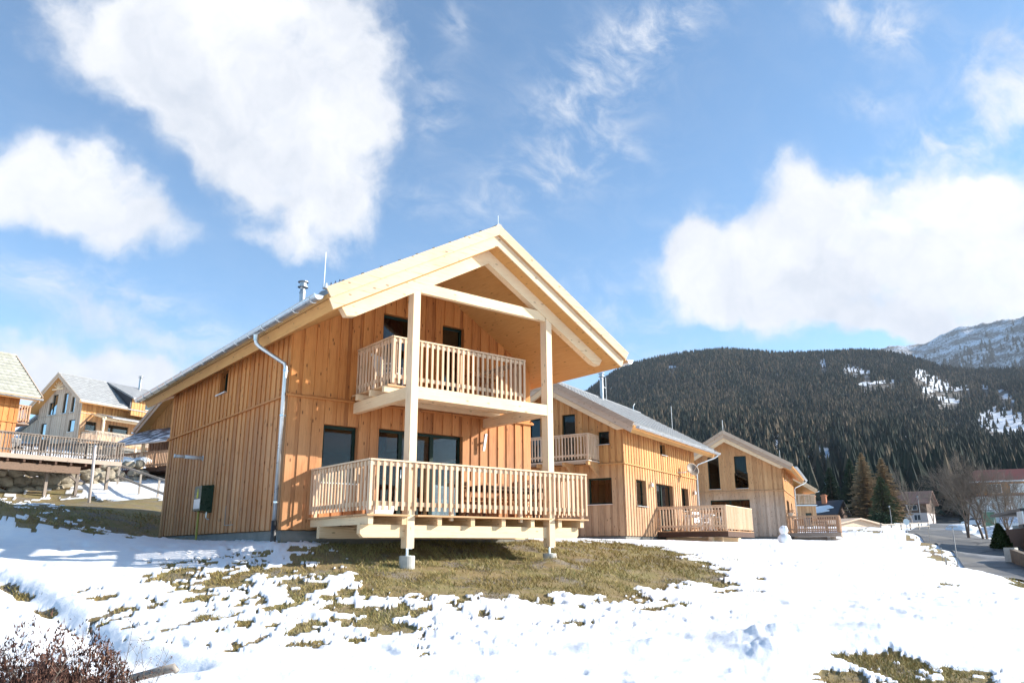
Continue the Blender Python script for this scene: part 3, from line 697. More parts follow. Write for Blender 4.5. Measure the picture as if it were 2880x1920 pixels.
# ================================================================ the near chalet (world = local)
H1, Wf, Wl, Wr, Wb, top1 = chalet('large timber chalet in the foreground with open gabled porch, balcony and raised deck', (0, 0, 0), 0, fo=3.02, bo=1.43,
    front=[(.85, 1.70, 1.02, 2.30), (2.25, 4.65, .26, 2.33), (2.26, 3.10, 3.08, 5.17), (3.99, 4.65, 3.08, 5.18)],
    left=[(4.30, 4.99, 3.60, 4.20)], right=[(3, 5, .2, 2.2)], clad='clad', tile='tile_frost', barge='spruce', gut=(1, 1), trim_skip=(((1.55, 1.69), (5.28, 5.42)), ), L=9.1)
window(Wf, H1, (.85, 1.70, 1.02, 2.30), fw=.075)
window(Wf, H1, (2.25, 4.65, .26, 2.33), [2.90, 3.79], name='sliding_door', handle=True, sill=False, curtain=[(2.35, 2.6, 'red_fabric', .4)])
window(Wf, H1, (2.26, 3.10, 3.08, 5.17), 1, name='balcony_door', sill=False, curtain=[(2.3, 2.95, 'red_fabric', 3.9)])
window(Wf, H1, (3.99, 4.65, 3.08, 5.18), 1, name='balcony_door', sill=False)
window(Wl, H1, (4.30, 4.99, 3.60, 4.20), 1, fw=.05, inset=.13)
# porch frame
so = lambda x: top1(x)-.488
def rafter(sg):
    mb = MB(); mb.rnd(.3); X = lambda x: x if sg < 0 else 2*3.52-x
    mb.prism([(X(-.117), -2.60, so(-.117)), (X(.0), -2.60, 4.05), (X(.2), -2.60, 4.085), (3.52, -2.60, 5.985), (3.52, -2.60, so(3.52))], (0, .17, 0))
    mb.build('rafter_beam', M['spruce_x'], H1)
rafter(-1); rafter(1)
mb = MB(); mb.rnd(.35); mb.hexa([(1.71, -2.585, 4.90), (5.27, -2.585, 4.90), (5.27, -2.47, 4.90), (1.71, -2.47, 4.90), (1.76, -2.585, 5.13), (5.20, -2.585, 5.13), (5.20, -2.47, 5.13), (1.76, -2.47, 5.13)])
mb.build('tie_beam', M['spruce_x'], H1)
for x0, x1, zb in ((1.545, 1.715, -.405), (5.285, 5.455, -.39)):
    mb = MB(); mb.rnd(); f = lambda x: 4.085+.577*((x if x < 3.5 else 7.04-x)-.2)+.02
    c = .012
    mb.hexa([(x0, -2.58, zb), (x1, -2.58, zb), (x1, -2.36, zb), (x0, -2.36, zb), (x0, -2.58, f(x0)), (x1, -2.58, f(x1)), (x1, -2.36, f(x1)), (x0, -2.36, f(x0))])
    po = mb.build('post', M['spruce_z'], H1)
    mb = MB(); xm = (x0+x1)/2; mb.box(xm-.07, xm+.07, -2.54, -2.40, zb-.012, zb-.0005); mb.tube([(xm, -2.47, zb-.01), (xm, -2.47, zb-.14)], .028, 10); mb.box(xm-.06, xm+.06, -2.53, -2.41, zb-.15, zb-.135)
    mb.build('post_foot', M['steel'], po)
    mb = MB(); mb.lathe([(0, zb-.14), (.145, zb-.14), (.155, zb-.155), (.155, -1.3)], (xm, -2.47, 0), 24); mb.build('footing', M['concrete'], po)
for x0 in (1.55, 5.28):
    mb = MB(); mb.rnd(.4); mb.hexa([(x0, -2.36, 2.60), (x0+.14, -2.36, 2.60), (x0+.14, -.0, 2.60), (x0, -.0, 2.60), (x0, -2.36, 2.85), (x0+.14, -2.36, 2.85), (x0+.14, -.0, 2.85), (x0, -.0, 2.85)])
    mb.build('balcony_beam', M['spruce_y'], H1)
mb = MB(); mb.rnd(.3); mb.box(1.715, 5.285, -2.575, -2.44, 2.594, 2.848); mb.build('balcony_beam', M['spruce_x'], H1)
fl = MB()
for k in range(12):
    fl.rnd(); fl.box(1.50, 5.50, -1.68+k*.14, -1.68+k*.14+.134, 2.99, 3.026)
fl = fl.build('balcony_floor', M['deck'], H1)
for y in (-1.64, -1.05, -.42):
    mb = MB(); mb.rnd(); mb.box(1.44, 5.54, y, y+.10, 2.852, 2.988); mb.build('joist', M['spruce_x'], fl)
railing(H1, [(1.64, -.03), (1.64, -1.62), (5.35, -1.62), (5.35, -.03)], 3.03, 4.13, -1, 'balcony_railing', indiv=True, zb=3.07)
# deck
dk = MB()
ys = np.arange(-2.52, -.05, .14)
for y in ys: dk.rnd(); dk.box(.60, 6.43, y, min(y+.133, -.03), .2, .235)
for a, c in ((.60, 1.54), (1.72, 5.28), (5.46, 6.43)): dk.rnd(); dk.box(a, c, -2.685, -2.527, .2, .235)
dk = dk.build('deck_floor', M['deck'], H1)
for i, x in enumerate([.66, 1.40, 2.23, 3.06, 3.88, 4.70, 5.52, 6.21]):
    mb = MB(); mb.rnd(); mb.box(x, x+.105, -2.62, -.03, .042, .198); mb.build('joist', M['spruce_y'], dk)
def ub(x0, x1, y0, lch, rch):
    mb = MB(); mb.rnd(.3+.3*random.random()); c = .07
    p = [(x0+(c if lch else 0), y0, -.20), (x1-(c if rch else 0), y0, -.20), (x1, y0, -.20+(c if rch else 0)), (x1, y0, .040), (x0, y0, .040), (x0, y0, -.20+(c if lch else 0))]
    mb.prism(p, (0, .13, 0)); mb.build('deck_beam', M['spruce_x'], H1)
ub(.56, 1.56, -2.50, True, False); ub(1.70, 4.70, -2.50, False, False); ub(4.703, 5.30, -2.498, False, False); ub(5.44, 6.25, -2.50, False, True)
ub(.62, 6.2, -.6, False, False)
railing(H1, [(.66, -.03), (.66, -2.63), (6.38, -2.63), (6.38, -.03)], .235, 1.285, -1, 'deck_railing', indiv=True, zb=.31)
# rain pipe at the front left corner
mb = MB(); mb.lathe([(.055, 0), (.06, .1), (.075, .16)], (-.755, .24, 4.03), 12)
mb.tube([(-.755, .24, 4.16), (-.755, .24, 4.04), (-.74, .235, 3.97), (-.68, .215, 3.90), (-.22, .075, 3.61), (-.14, .05, 3.57), (-.115, .04, 3.48), (-.115, .035, .16)], .046, 12)
dp = mb.build('downpipe', M['zinc'], H1, smooth=True)
mb = MB(); mb.tube([(-.115, .035, .165), (-.115, .035, -.6)], .058, 12); mb.build('pipe_boot', M['black'], dp, smooth=True)
for z in (.55, 2.4, 3.4):
    mb = MB(); mb.lathe([(.047, -.02), (.053, -.018), (.053, .018), (.047, .02)], (-.115, .035, z), 12); mb.box(-.11, .0, .03, .04, z-.008, z+.008); mb.build('pipe_clip', M['steel'], dp)
flue(H1, 1.85, 4.1, top1(1.85)+.0, 7.06)
rod(H1, -.70, -3.0, 4.40, 5.10, .009, name='lightning_rod'); rod(H1, 3.52, -2.96, 6.8, 7.06, .006, name='lightning_rod')
mb = MB(); mb.lathe([(.0, -.06), (.055, -.05), (.055, .05), (.0, .06)], (-.66, -2.97, 4.43), 10); mb.build('rod_clamp', M['zinc'], H1)
mb = MB(); mb.tube([(-.005, 5.58, 1.985), (-.03, 5.58, 1.985)], .075, 18); mb.tube([(-.02, 5.58, 1.985), (-.50, 5.58, 1.997)], .048, 18); mb.tube([(-.5, 5.58, 1.997), (-.74, 5.58, 2.0)], .040, 18); mb.tube([(-.74, 5.58, 2.0), (-.77, 5.58, 2.0)], .052, 18)
mb.build('vent_pipe', plain('light_grey_pipe', (.55, .56, .57), .4), H1, smooth=True)
mb = MB(); mb.hexa([(5.19, -.16, 2.0), (5.25, -.16, 2.0), (5.25, -.12, 2.0), (5.19, -.12, 2.0), (5.24, -.20, 2.44), (5.30, -.20, 2.44), (5.30, -.13, 2.44), (5.24, -.13, 2.44)]); mb.tube([(5.245, -.14, 2.22), (5.245, .0, 2.22)], .03, 8)
mb.build('wall_lamp', M['silver'], H1)
# small hooks along the verge of the roof
for k in range(9):
    mb = MB(); x = -.2+k*.42; z = top1(x)+.0
    mb.tube([(x, -2.75, z), (x-.02, -2.75, z+.05), (x+.03, -2.75, z+.07)], .012, 5); mb.build('snow_hook', M['black'], H1)
for k in range(3):
    mb = MB(); x = -.45+k*.09; mb.tube([(x, -2.7, top1(x)+.0), (x+.03, -2.7, top1(x)+.12), (x+.07, -2.7, top1(x)+.0)], .010, 5); mb.build('snow_hook', M['black'], H1)
mb = MB(); mb.box(-.036, -.028, 3.35, 3.37, .16, .62); mb.box(-.036, -.028, 2.75, 3.37, .15, .17); mb.build('conduit', M['grey_wood'], H1)

# things on the near chalet's deck and balcony
def table(name, label, loc, L, Wd, h, mtop, mleg, rz=0, cat='table'):
    t = thing(name, label, cat, loc, rz)
    mb = MB()
    for k in range(4): mb.rnd(); mb.box(-L/2, L/2, -Wd/2+k*Wd/4+.003, -Wd/2+(k+1)*Wd/4-.003, h-.035, h)
    mb.build('table_top', mtop, t)
    mb = MB(); mb.box(-L/2+.06, L/2-.06, -Wd/2+.04, -Wd/2+.07, h-.10, h-.036); mb.box(-L/2+.06, L/2-.06, Wd/2-.07, Wd/2-.04, h-.10, h-.036); mb.build('apron', mtop, t)
    for sx in (-1, 1):
        for sy in (-1, 1):
            mb = MB(); mb.beam((sx*(L/2-.12), sy*(Wd/2-.08), h-.04), (sx*(L/2-.06), sy*(Wd/2-.06), 0), .05, .05, up=(0, 1, 0)); mb.build('leg', mleg, t)
    return t
def bench(name, label, loc, L, rz, mt, back=True, cat='bench'):
    t = thing(name, label, cat, loc, rz)
    mb = MB()
    for k in range(3): mb.rnd(); mb.box(-L/2, L/2, -.2+k*.135, -.2+k*.135+.125, .42, .45)
    mb.build('seat', mt, t)
    if back:
        mb = MB()
        for k in range(3): mb.rnd(); mb.box(-L/2, L/2, .205+.02*k, .23+.02*k, .58+k*.13, .69+k*.13)
        mb.build('backrest', mt, t)
    for sx in (-1, 1):
        for y0 in (-.16, .2):
            mb = MB(); mb.box(sx*(L/2-.12)-.03, sx*(L/2-.12)+.03, y0-.025, y0+.025, 0, .98 if (y0 > 0 and back) else .42); mb.build('leg', mt, t)
    return t
table('patio_table', 'dark wooden table on the deck of the large near chalet', (5.2, -1.25, .235), 2.2, .8, .76, M['darkbrown'], M['darkbrown'])
bench('patio_bench', 'brown wooden bench against the sunlit wall behind the dark deck table', (5.4, -.50, .235), 1.7, 0, M['clad'])
bench('patio_bench', 'backless brown bench on the railing side of the dark deck table', (5.1, -1.95, .235), 1.7, 0, M['clad'], back=False)
# white plastic chair on the balcony, leaning table
def pchair(label, loc, rz, mt=None, group=None, cat='chair'):
    mt = mt or M['plastic']; t = thing('garden_chair', label, cat, loc, rz, group)
    mb = MB(); mb.hexa([(-.24, -.24, .42), (.24, -.24, .42), (.22, .22, .39), (-.22, .22, .39), (-.24, -.24, .45), (.24, -.24, .45), (.22, .22, .42), (-.22, .22, .42)]); mb.build('seat', mt, t)
    mb = MB()
    for k in range(5): mb.hexa([(-.22+k*.09, .21, .42), (-.15+k*.09, .21, .42), (-.15+k*.09, .235, .42), (-.22+k*.09, .235, .42), (-.22+k*.09, .33, .90), (-.15+k*.09, .33, .90), (-.15+k*.09, .355, .90), (-.22+k*.09, .355, .90)])
    mb.hexa([(-.24, .32, .86), (.24, .32, .86), (.24, .36, .86), (-.24, .36, .86), (-.23, .335, .93), (.23, .335, .93), (.23, .37, .93), (-.23, .37, .93)]); mb.build('backrest', mt, t)
    for sx in (-1, 1):
        mb = MB(); mb.tube([(sx*.25, -.22, 0), (sx*.25, -.2, .63), (sx*.25, .26, .66)], .02, 7); mb.build('armrest', mt, t)
        mb = MB(); mb.tube([(sx*.24, .30, 0), (sx*.22, .22, .42)], .02, 7); mb.build('leg', mt, t)
    return t
pchair('white plastic chair on the upper balcony of the large near chalet', (2.05, -.75, 3.026), R(30))
table('side_table', 'small brown wooden table on the upper balcony of the large near chalet', (4.6, -.9, 3.026), 1.1, .6, .72, M['clad'], M['clad'])
t = thing('planter_box', 'low white box standing on the deck before the sliding door', 'box', (1.75, -1.1, .235), R(5))
mb = MB(); mb.hexa([(-.22, -.15, 0), (.22, -.15, 0), (.22, .15, 0), (-.22, .15, 0), (-.26, -.19, .3), (.26, -.19, .3), (.26, .19, .3), (-.26, .19, .3)]); mb.build('box', M['plastic'], t)
mb = MB(); mb.hexa([(-.28, -.21, .301), (.28, -.21, .301), (.28, .21, .301), (-.28, .21, .301), (-.26, -.19, .335), (.26, -.19, .335), (.26, .19, .335), (-.26, .19, .335)]); mb.build('lid', M['zinc'], t)
# enamel box on its stake by the side wall
t = thing('dispenser_box', 'dark green metal box with a yellow bottle emblem beside the near chalet side wall', 'box', (-.035, 4.7, 0))
mb = MB(); mb.hexa([(-.30, -.30, .55), (0, -.30, .50), (0, .27, .50), (-.30, .27, .55), (-.30, -.30, 1.17), (0, -.30, 1.20), (0, .27, 1.20), (-.30, .27, 1.17)]); mb.build('housing', M['green'], t)
mb = MB(); mb.box(-.305, -.301, -.26, .23, .60, .84); mb.build('front_panel', M['silver'], t)
mb = MB(); X = -.3045
pts = [(-.06, .87), (.06, .87), (.06, 1.0), (.025, 1.04), (.025, 1.10), (-.025, 1.10), (-.025, 1.04), (-.06, 1.0)]
mb.prism([(X, y-.02, z) for y, z in pts], (.003, 0, 0)); mb.build('bottle_emblem', M['yellow'], t)
mb = MB(); mb.tube([(-.2, .1, .56), (-.2, .1, -.5)], .028, 8); mb.build('stake', M['yellowpole'], t)
mb = MB(); mb.tube([(-.1, -.22, .52), (-.1, -.22, .38), (-.06, -.22, .34), (-.02, -.22, .34)], .018, 7); mb.build('tap', M['silver'], t)

# ================================================================ second chalet
def hp(h, s, wv, z):
    A = (math.sin(h[3]), math.cos(h[3])); B = (-A[1], A[0])
    return (h[0]+A[0]*s+B[0]*wv, h[1]+A[1]*s+B[1]*wv, h[2]+z)
h2 = (16.711, 5.744, .066, 1.22)
gx = lambda w0, w1: (6.9-w1, 6.9-w0)
f2 = [(*gx(.55, 1.62), 1.25, 2.31), (*gx(.60, 1.09), 3.69, 4.22), (*gx(2.14, 2.78), 3.08, 5.09), (*gx(3.85, 4.45), 3.08, 5.06), (*gx(3.2, 4.6), .26, 2.3)]
r2 = [(1.19, 2.31, 1.22, 2.30), (3.51, 5.72, .24, 2.29), (6.88, 7.87, 1.22, 2.29), (4.31, 4.98, 3.64, 4.12)]
H2, Wf, Wl, Wr, Wb, top2 = chalet('middle timber chalet with sunlit side wall, satellite dish and corner deck', hp(h2, 0, 6.9, 0), -h2[3], fo=.62, bo=1.5, front=f2, right=r2, gut=(0, 1), L=9.11)
window(Wf, H2, f2[0], 1, curtain=[(5.35, 5.65, 'red_fabric', 1.3), (5.95, 6.33, 'red_fabric', 1.3)])
window(Wf, H2, f2[1], 1, fw=.05); window(Wf, H2, f2[2], 1, name='balcony_door', sill=False); window(Wf, H2, f2[3], 1, name='balcony_door', sill=False); window(Wf, H2, f2[4], 2, name='sliding_door', sill=False)
window(Wr, H2, r2[0], 1, inset=.16, curtain=[(1.2, 1.7, 'red_fabric', 1.25)])
window(Wr, H2, r2[1], 2, name='sliding_door', sill=False, inset=.16, curtain=[(3.7, 4.1, 'lace', 1.6), (5.0, 5.6, 'red_fabric', .3), (4.7, 4.95, 'lace', 1.6)])
window(Wr, H2, r2[2], 1, inset=.16, curtain=[(6.95, 7.3, 'red_fabric', 1.25)]); window(Wr, H2, r2[3], 1, fw=.05, inset=.14)
fl = MB(); fl.rnd(); fl.box(2.0, 5.85, -1.06, 0, 2.93, 2.98); fl = fl.build('balcony_floor', M['bargegrey'], H2)
for x in (2.2, 3.4, 4.6, 5.7):
    mb = MB(); mb.rnd(); mb.box(x, x+.1, -1.03, -.01, 2.78, 2.928); mb.prism([(x, -.01, 2.777), (x, -.75, 2.777), (x, -.55, 2.68), (x, -.01, 2.35)], (.1, 0, 0)); mb.build('bracket', M['clad_b'], fl)
railing(H2, [(2.06, -.03), (2.06, -1.0), (5.79, -1.0), (5.79, -.03)], 2.98, 4.06, -1, 'balcony_railing', M['rail'], zb=3.03)
mb = MB(); mb.rnd(.6); mb.prism([(-.2, -.52, top2(-.2)-.505), (.0, -.52, top2(0)-.70), (3.52, -.52, top2(3.52)-.74), (6.85, -.52, top2(6.85)-.70), (7.15, -.52, top2(7.15)-.505), (3.52, -.52, top2(3.52)-.505)], (0, .14, 0)); mb.build('rafter_beam', M['spruce_x'], H2)
def deckk(Hs, y0, y1, dep, mt, W=6.9, z=.20, legs=True):
    x1 = W+dep; d = MB()
    for k in range(int((x1-W)/.14)): d.rnd(); d.box(W+.03+k*.14, W+.03+k*.14+.133, y0-.05, y1+.05, z-.03, z)
    d = d.build('deck_floor', mt, Hs)
    b_ = MB(); b_.rnd(); b_.box(W+.02, x1+.03, y0-.045, y0+.02, z-.25, z-.032); b_.box(x1-.04, x1+.03, y0+.02, y1+.04, z-.25, z-.032); b_.build('deck_rim', M['darkbrown'] if mt is M['deck'] else M['grey_wood_x'], d)
    b_ = MB(); b_.rnd(.4); b_.box(W+.3, x1-.3, y0+.25, y0+.38, z-.50, z-.255); b_.box(x1-.8, x1-.62, y0-.1, y1+.1, z-.52, z-.258); b_.build('deck_beam', M['spruce_x'] if mt is M['deck'] else M['grey_wood_x'], Hs)
    if legs:
        for (x, y) in ((x1-.7, y0+.4), (x1-.7, y1-.4), (W+1., y0+.5)):
            p_ = MB(); p_.box(x-.09, x+.09, y-.09, y+.09, z-1.2, z-.53); p_.build('deck_leg', M['grey_wood'], d)
    railing(Hs, [(W+.05, y0), (x1-.04, y0), (x1-.04, y1), (W+.05, y1)], z, z+1.05, -1, 'deck_railing', M['rail'] if mt is M['deck'] else M['rail_old'], zb=z+.06, sp=.135)
deckk(H2, 3.45, 7.6, 3.08, M['deck'])
# dish, lamps
mb = MB(); n = 24; prof = [(r_*.82, z_) for r_, z_ in [(0, 0), (.12, .012), (.24, .045), (.34, .09), (.40, .12), (.40, .13), (.34, .10), (.24, .055), (.12, .022), (0, .01)]]
dd = MB(); dd.lathe(prof, (0, 0, 0), 24)
M4 = Matrix.Translation((7.42, 7.2, 3.12)) @ Matrix.Rotation(R(100), 4, 'Y') @ Matrix.Rotation(0, 4, 'Z')
M4 = Matrix.Translation((7.40, 7.15, 3.12)) @ (Vector((.75, -.55, .38)).to_track_quat('Z', 'Y').to_matrix().to_4x4())
dd.v = [tuple(M4 @ Vector(p)) for p in dd.v]
ds = dd.build('satellite_dish', plain('grey_brown_dish', (.20, .155, .12), .6), H2, smooth=True)
mb = MB(); mb.tube([(6.93, 6.4, 2.98), (7.2, 6.6, 2.98), (7.35, 7.05, 3.1)], .02, 7); mb.tube([(7.38, 7.1, 2.85), (7.75, 6.75, 3.2), (7.80, 6.72, 3.28)], .012, 6); mb.build('dish_arm', M['zinc'], ds)
for y in (2.75, 8.6):
    mb = MB(); mb.lathe([(.02, 0), (.07, .03), (.06, .16), (.02, .2)], (7.02, y, 2.05), 10); mb.tube([(6.93, y, 2.3), (7.02, y, 2.28), (7.02, y, 2.2)], .012, 6); mb.build('wall_lamp', M['silver'], H2)
mb = MB(); mb.tube([(7.80, 10.3, 4.25), (7.80, 10.3, 4.1), (7.7, 10.2, 4.0), (7.05, 9.3, 3.62), (6.99, 9.2, 3.5), (6.98, 9.18, -.4)], .045, 10); mb.build('downpipe', M['zinc'], H2, smooth=True)
flue(H2, 3.7, 5.2, top2(3.7)-.1, 8.0, .09); rod(H2, 3.6, 5.95, top2(3.6)-.1, 7.95, .014, 'lightning_rod', (3.7, 5.2))
rod(H2, 5.6, 9.9, top2(5.6)-.1, top2(5.6)+1.25, .014)
mb = MB(); mb.tube([(3.8, 9.0, top2(3.8)), (3.8, 9.0, top2(3.8)+.25), (3.8, 9.2, top2(3.8)+.42)], .02, 6); mb.build('ridge_bracket', M['zinc'], H2)
H2M = Matrix.Translation(hp(h2, 0, 6.9, 0)) @ Matrix.Rotation(-h2[3], 4, 'Z')
def on2(x, y, z): return tuple(H2M @ Vector((x, y, z)))
table('patio_table', 'white table on the deck of the middle chalet', on2(8.2, 5.3, .2), 1.3, .8, .74, M['plastic'], M['plastic'], -h2[3]+.1)
pchair('white chair left of the white table on the middle chalet deck', on2(7.9, 6.6, .2), -h2[3]+1.2, group='white chairs on the middle deck')
pchair('white chair right of the white table on the middle chalet deck', on2(9.1, 5.9, .2), -h2[3]-1.7, group='white chairs on the middle deck')

# ================================================================ third chalet
h3 = (38.279, 12.073, .257, 1.087)
f3 = [(2.23, 2.97, 3.06, 5.16), (3.97, 4.74, 3.06, 5.16), (2.25, 4.76, .26, 2.33)]
r3 = [(1.1, 1.9, 3.6, 4.12), (1.3, 3.2, .24, 2.3), (5.0, 5.9, 1.2, 2.3)]
H3, Wf, Wl, Wr, Wb, top3 = chalet('third timber chalet along the slope with two tall narrow gable windows', hp(h3, 0, 6.9, 0), -h3[3], fo=.97, bo=1.55, front=f3, right=r3, gut=(0, 1), L=9.1, clad='clad_c', clad_r='clad_b')
window(Wf, H3, f3[0], 1, name='window'); window(Wf, H3, f3[1], 1, name='window', rail=1.0)
window(Wf, H3, f3[2], 2, name='sliding_door', curtain=[(2.3, 3.2, 'red_fabric', .3), (4.2, 4.7, 'red_fabric', .3)])
for q in r3: window(Wr, H3, q, 1, inset=.14)
deckk(H3, .35, 6.2, 3.1, M['grey_wood_x'])
mb = MB(); mb.rnd(.5); mb.prism([(-.2, -.86, top3(-.2)-.505), (.0, -.86, top3(0)-.70), (3.52, -.86, top3(3.52)-.76), (6.85, -.86, top3(6.85)-.70), (7.15, -.86, top3(7.15)-.505), (3.52, -.86, top3(3.52)-.505)], (0, .14, 0)); mb.build('rafter_beam', M['spruce_x'], H3)
mb = MB(); mb.tube([(7.80, 10.3, 4.25), (7.80, 10.3, 4.1), (7.7, 10.2, 4.0), (7.05, 9.3, 3.62), (6.99, 9.2, 3.5), (6.98, 9.18, -.4)], .045, 10); mb.build('downpipe', M['zinc'], H3, smooth=True)
rod(H3, 3.52, -.8, 6.8, 7.5, .016); rod(H3, 6.2, 9, top3(6.2), top3(6.2)+1.2, .014)
H3M = Matrix.Translation(hp(h3, 0, 6.9, 0)) @ Matrix.Rotation(-h3[3], 4, 'Z')
def on3(x, y, z): return tuple(H3M @ Vector((x, y, z)))
table('patio_table', 'grey table on the deck of the third chalet', on3(8.5, 2.6, .2), 1.5, .8, .74, M['grey_wood_x'], M['grey_wood'], -h3[3])
pchair('grey wooden chair beside the grey table on the third chalet deck', on3(8.2, 1.5, .2), -h3[3]+.4, M['grey_wood'])
# flower bowl on the corner of the third deck
t = thing('flower_bowl', 'bowl of dried red flowers on the railing of the third chalet', 'flower pot', on3(7.15, .36, 1.25), 0)
mb = MB(); mb.lathe([(0, 0), (.12, .0), (.22, .18), (.20, .18), (.0, .14)], (0, 0, 0), 14); mb.build('bowl', M['clad_grey'], t)
mb = MB()
for k in range(220):
    a = random.random()*6.28; r_ = .28*random.random()**.5; z = .16+.22*random.random(); p = Vector((r_*math.cos(a), r_*math.sin(a), z)); q = Vector([random.uniform(-.04, .04) for _ in range(3)]); q2 = Vector([random.uniform(-.04, .04) for _ in range(3)])
    mb.rnd(); mb.face([p, p+q, p+q2])
mb.build('flowers', M['heather'], t)

# fourth chalet, farther back: sunny gable with a balcony over an extension
h4o = (73.1, 29.6, 1.15)
f4 = [(1.0, 2.6, .3, 2.2), (3.6, 4.4, 3.06, 5.1)]
H4, Wf, Wl, Wr, Wb, top4 = chalet('far timber chalet with sunny balcony over a flat extension', (66.0, 34.5, 1.15), R(-33), fo=1.9, bo=1.2, front=f4, barge='spruce', L=8)
for q in f4: window(Wf, H4, q, 1)
E_ = Wall((1.6, -2.6), (1, 0), (0, -1), 5.3, lambda u: 2.62, [(2.6, 3.3, .9, 1.9), (4.1, 4.8, .9, 1.9)])
clad_wall(E_, M['clad_b'], H4)
E2 = Wall((6.9, -2.6), (0, 1), (1, 0), 2.6, lambda u: 2.62, []); clad_wall(E2, M['clad_b'], H4)
for q in E_.open: window(E_, H4, q, 1)
mb = MB(); mb.box(1.5, 7.05, -2.72, 0, 2.63, 2.75); mb.box(1.65, 6.85, -2.5, 0, -1.2, -.03); mb.build('extension_roof', M['silver'], H4)
railing(H4, [(1.6, -.03), (1.6, -2.6), (6.95, -2.6), (6.95, -.03)], 2.75, 3.85, -1, 'balcony_railing', M['rail'])

# ================================================================ buildings up the slope on the left
hB = (7.081, 69.461, 9.95, R(66))
fB = [(*gx(4.71, 5.32), 3.02, 4.3), (*gx(4.05, 4.85), 3.02, 5.08), (*gx(2.4, 3.1), 3.02, 5.08), (*gx(1.2, 1.72), 3.02, 4.6), (*gx(5.35, 6.2), .3, 2.2), (*gx(.72, 1.72), 1.05, 2.25)]
rB = [(.64, 1.78, 1.25, 2.12), (3.1, 5.4, 1.0, 2.1), (5.3, 6.6, 4.3, 4.75)]
HB, Wf, Wl, Wr, Wb, topB = chalet('tall gabled chalet up the left slope with four upper windows in a row', hp(hB, 0, 6.9, 0), -hB[3], fo=1.0, bo=1., eo=(.9, 1.1), rx=3.80, zr=7.10, sl=.75, T=.45,
    front=fB, right=rB[:2], clad='clad_grey', clad_r='clad_b', tile='tile', L=13, pitch=.34, wave=.02)  # right wall yellower for sun, gable greyer for shade, put into the colour
for q in fB: window(Wf, HB, q, 1)
for q in rB[:2]: window(Wr, HB, q, 1)
mb = MB(); mb.rnd(.5); mb.box(2.9, 4.7, -.8, -.68, 5.35, 5.47)
for a in (-60, -30, 0, 30, 60): mb.beam((3.8, -.74, 5.45), (3.8+.75*math.sin(R(a)), -.74, 5.45+.75*math.cos(R(a))), .06, .06, up=(0, 1, 0))
mb.build('gable_truss', M['spruce_x'], HB)
flue(HB, 4.4, 8.0, topB(4.4)-.2, topB(4.4)+1.7, .16)
mb = MB()   # raised wall of the long dormer at the back half
D_ = Wall((8.08, 4.6), (0, 1), (1, 0), 9.2, lambda u: 5.0, [(1.6, 3.0, 4.0, 4.6)])
D_.open = [(1.6, 3.0, 4.0, 4.6), (0, 9.2, -1, 3.2)]; clad_wall(D_, M['clad_b'], HB, .34); window(D_, HB, (1.6, 3.0, 4.0, 4.6), 1)
mb.hexa([(3.8, 4.4, 6.95), (8.55, 4.4, 4.80), (8.55, 14.05, 4.80), (3.8, 14.05, 6.95), (3.8, 4.4, 7.14), (8.55, 4.4, 4.97), (8.55, 14.05, 4.97), (3.8, 14.05, 7.14)]); mb.build('dormer_roof', M['tile'], HB)
mb = MB(); mb.prism([(4.6, 4.42, 6.55), (8.05, 4.42, 3.95), (8.05, 4.42, 4.98)], (0, .16, 0)); mb.build('dormer_cheek', M['darkroof'], HB)
# pergola and terrace on the long side, lean-to on the left
mb = MB()
for k in range(6): mb.rnd(); mb.beam((6.9, 1.2+k*1.5, 2.9), (9.1, 1.2+k*1.5, 2.35), .12, .2)
mb.rnd(); mb.box(8.8, 9.0, 1.0, 9.2, 2.15, 2.35); mb.box(6.95, 9.2, 1.0, 9.2, 2.86-.3, 2.90-.3) if 0 else None
mb.build('pergola', M['spruce_x'], HB)
for y in (1.1, 5.0, 9.0): mb = MB(); mb.rnd(); mb.box(8.8, 8.98, y, y+.18, -.8, 2.15); mb.build('pergola_post', M['spruce_z'], HB)
mb = MB(); mb.hexa([(6.95, 1.6, 2.95), (9.6, 1.6, 2.30), (9.6, 10.2, 2.30), (6.95, 10.2, 2.95), (6.95, 1.6, 3.05), (9.6, 1.6, 2.42), (9.6, 10.2, 2.42), (6.95, 10.2, 3.05)]); mb.build('pergola_roof', M['tile'], HB)
railing(HB, [(6.95, .3), (9.3, .3), (9.3, 10.2)], -.2, .95, -1, 'terrace_railing', M['clad_grey'])
lt = MB(); lt.hexa([(-3.3, -.3, 1.55), (0, -.3, 3.0), (0, 6, 3.0), (-3.3, 6, 1.55), (-3.3, -.3, 1.72), (0, -.3, 3.17), (0, 6, 3.17), (-3.3, 6, 1.72)]); lt.build('lean_to_roof', M['tile'], HB)
L_ = Wall((-2.9, .1), (1, 0), (0, -1), 2.9, lambda u: 1.65+u*.43, []); clad_wall(L_, M['clad_grey'], HB, .34)

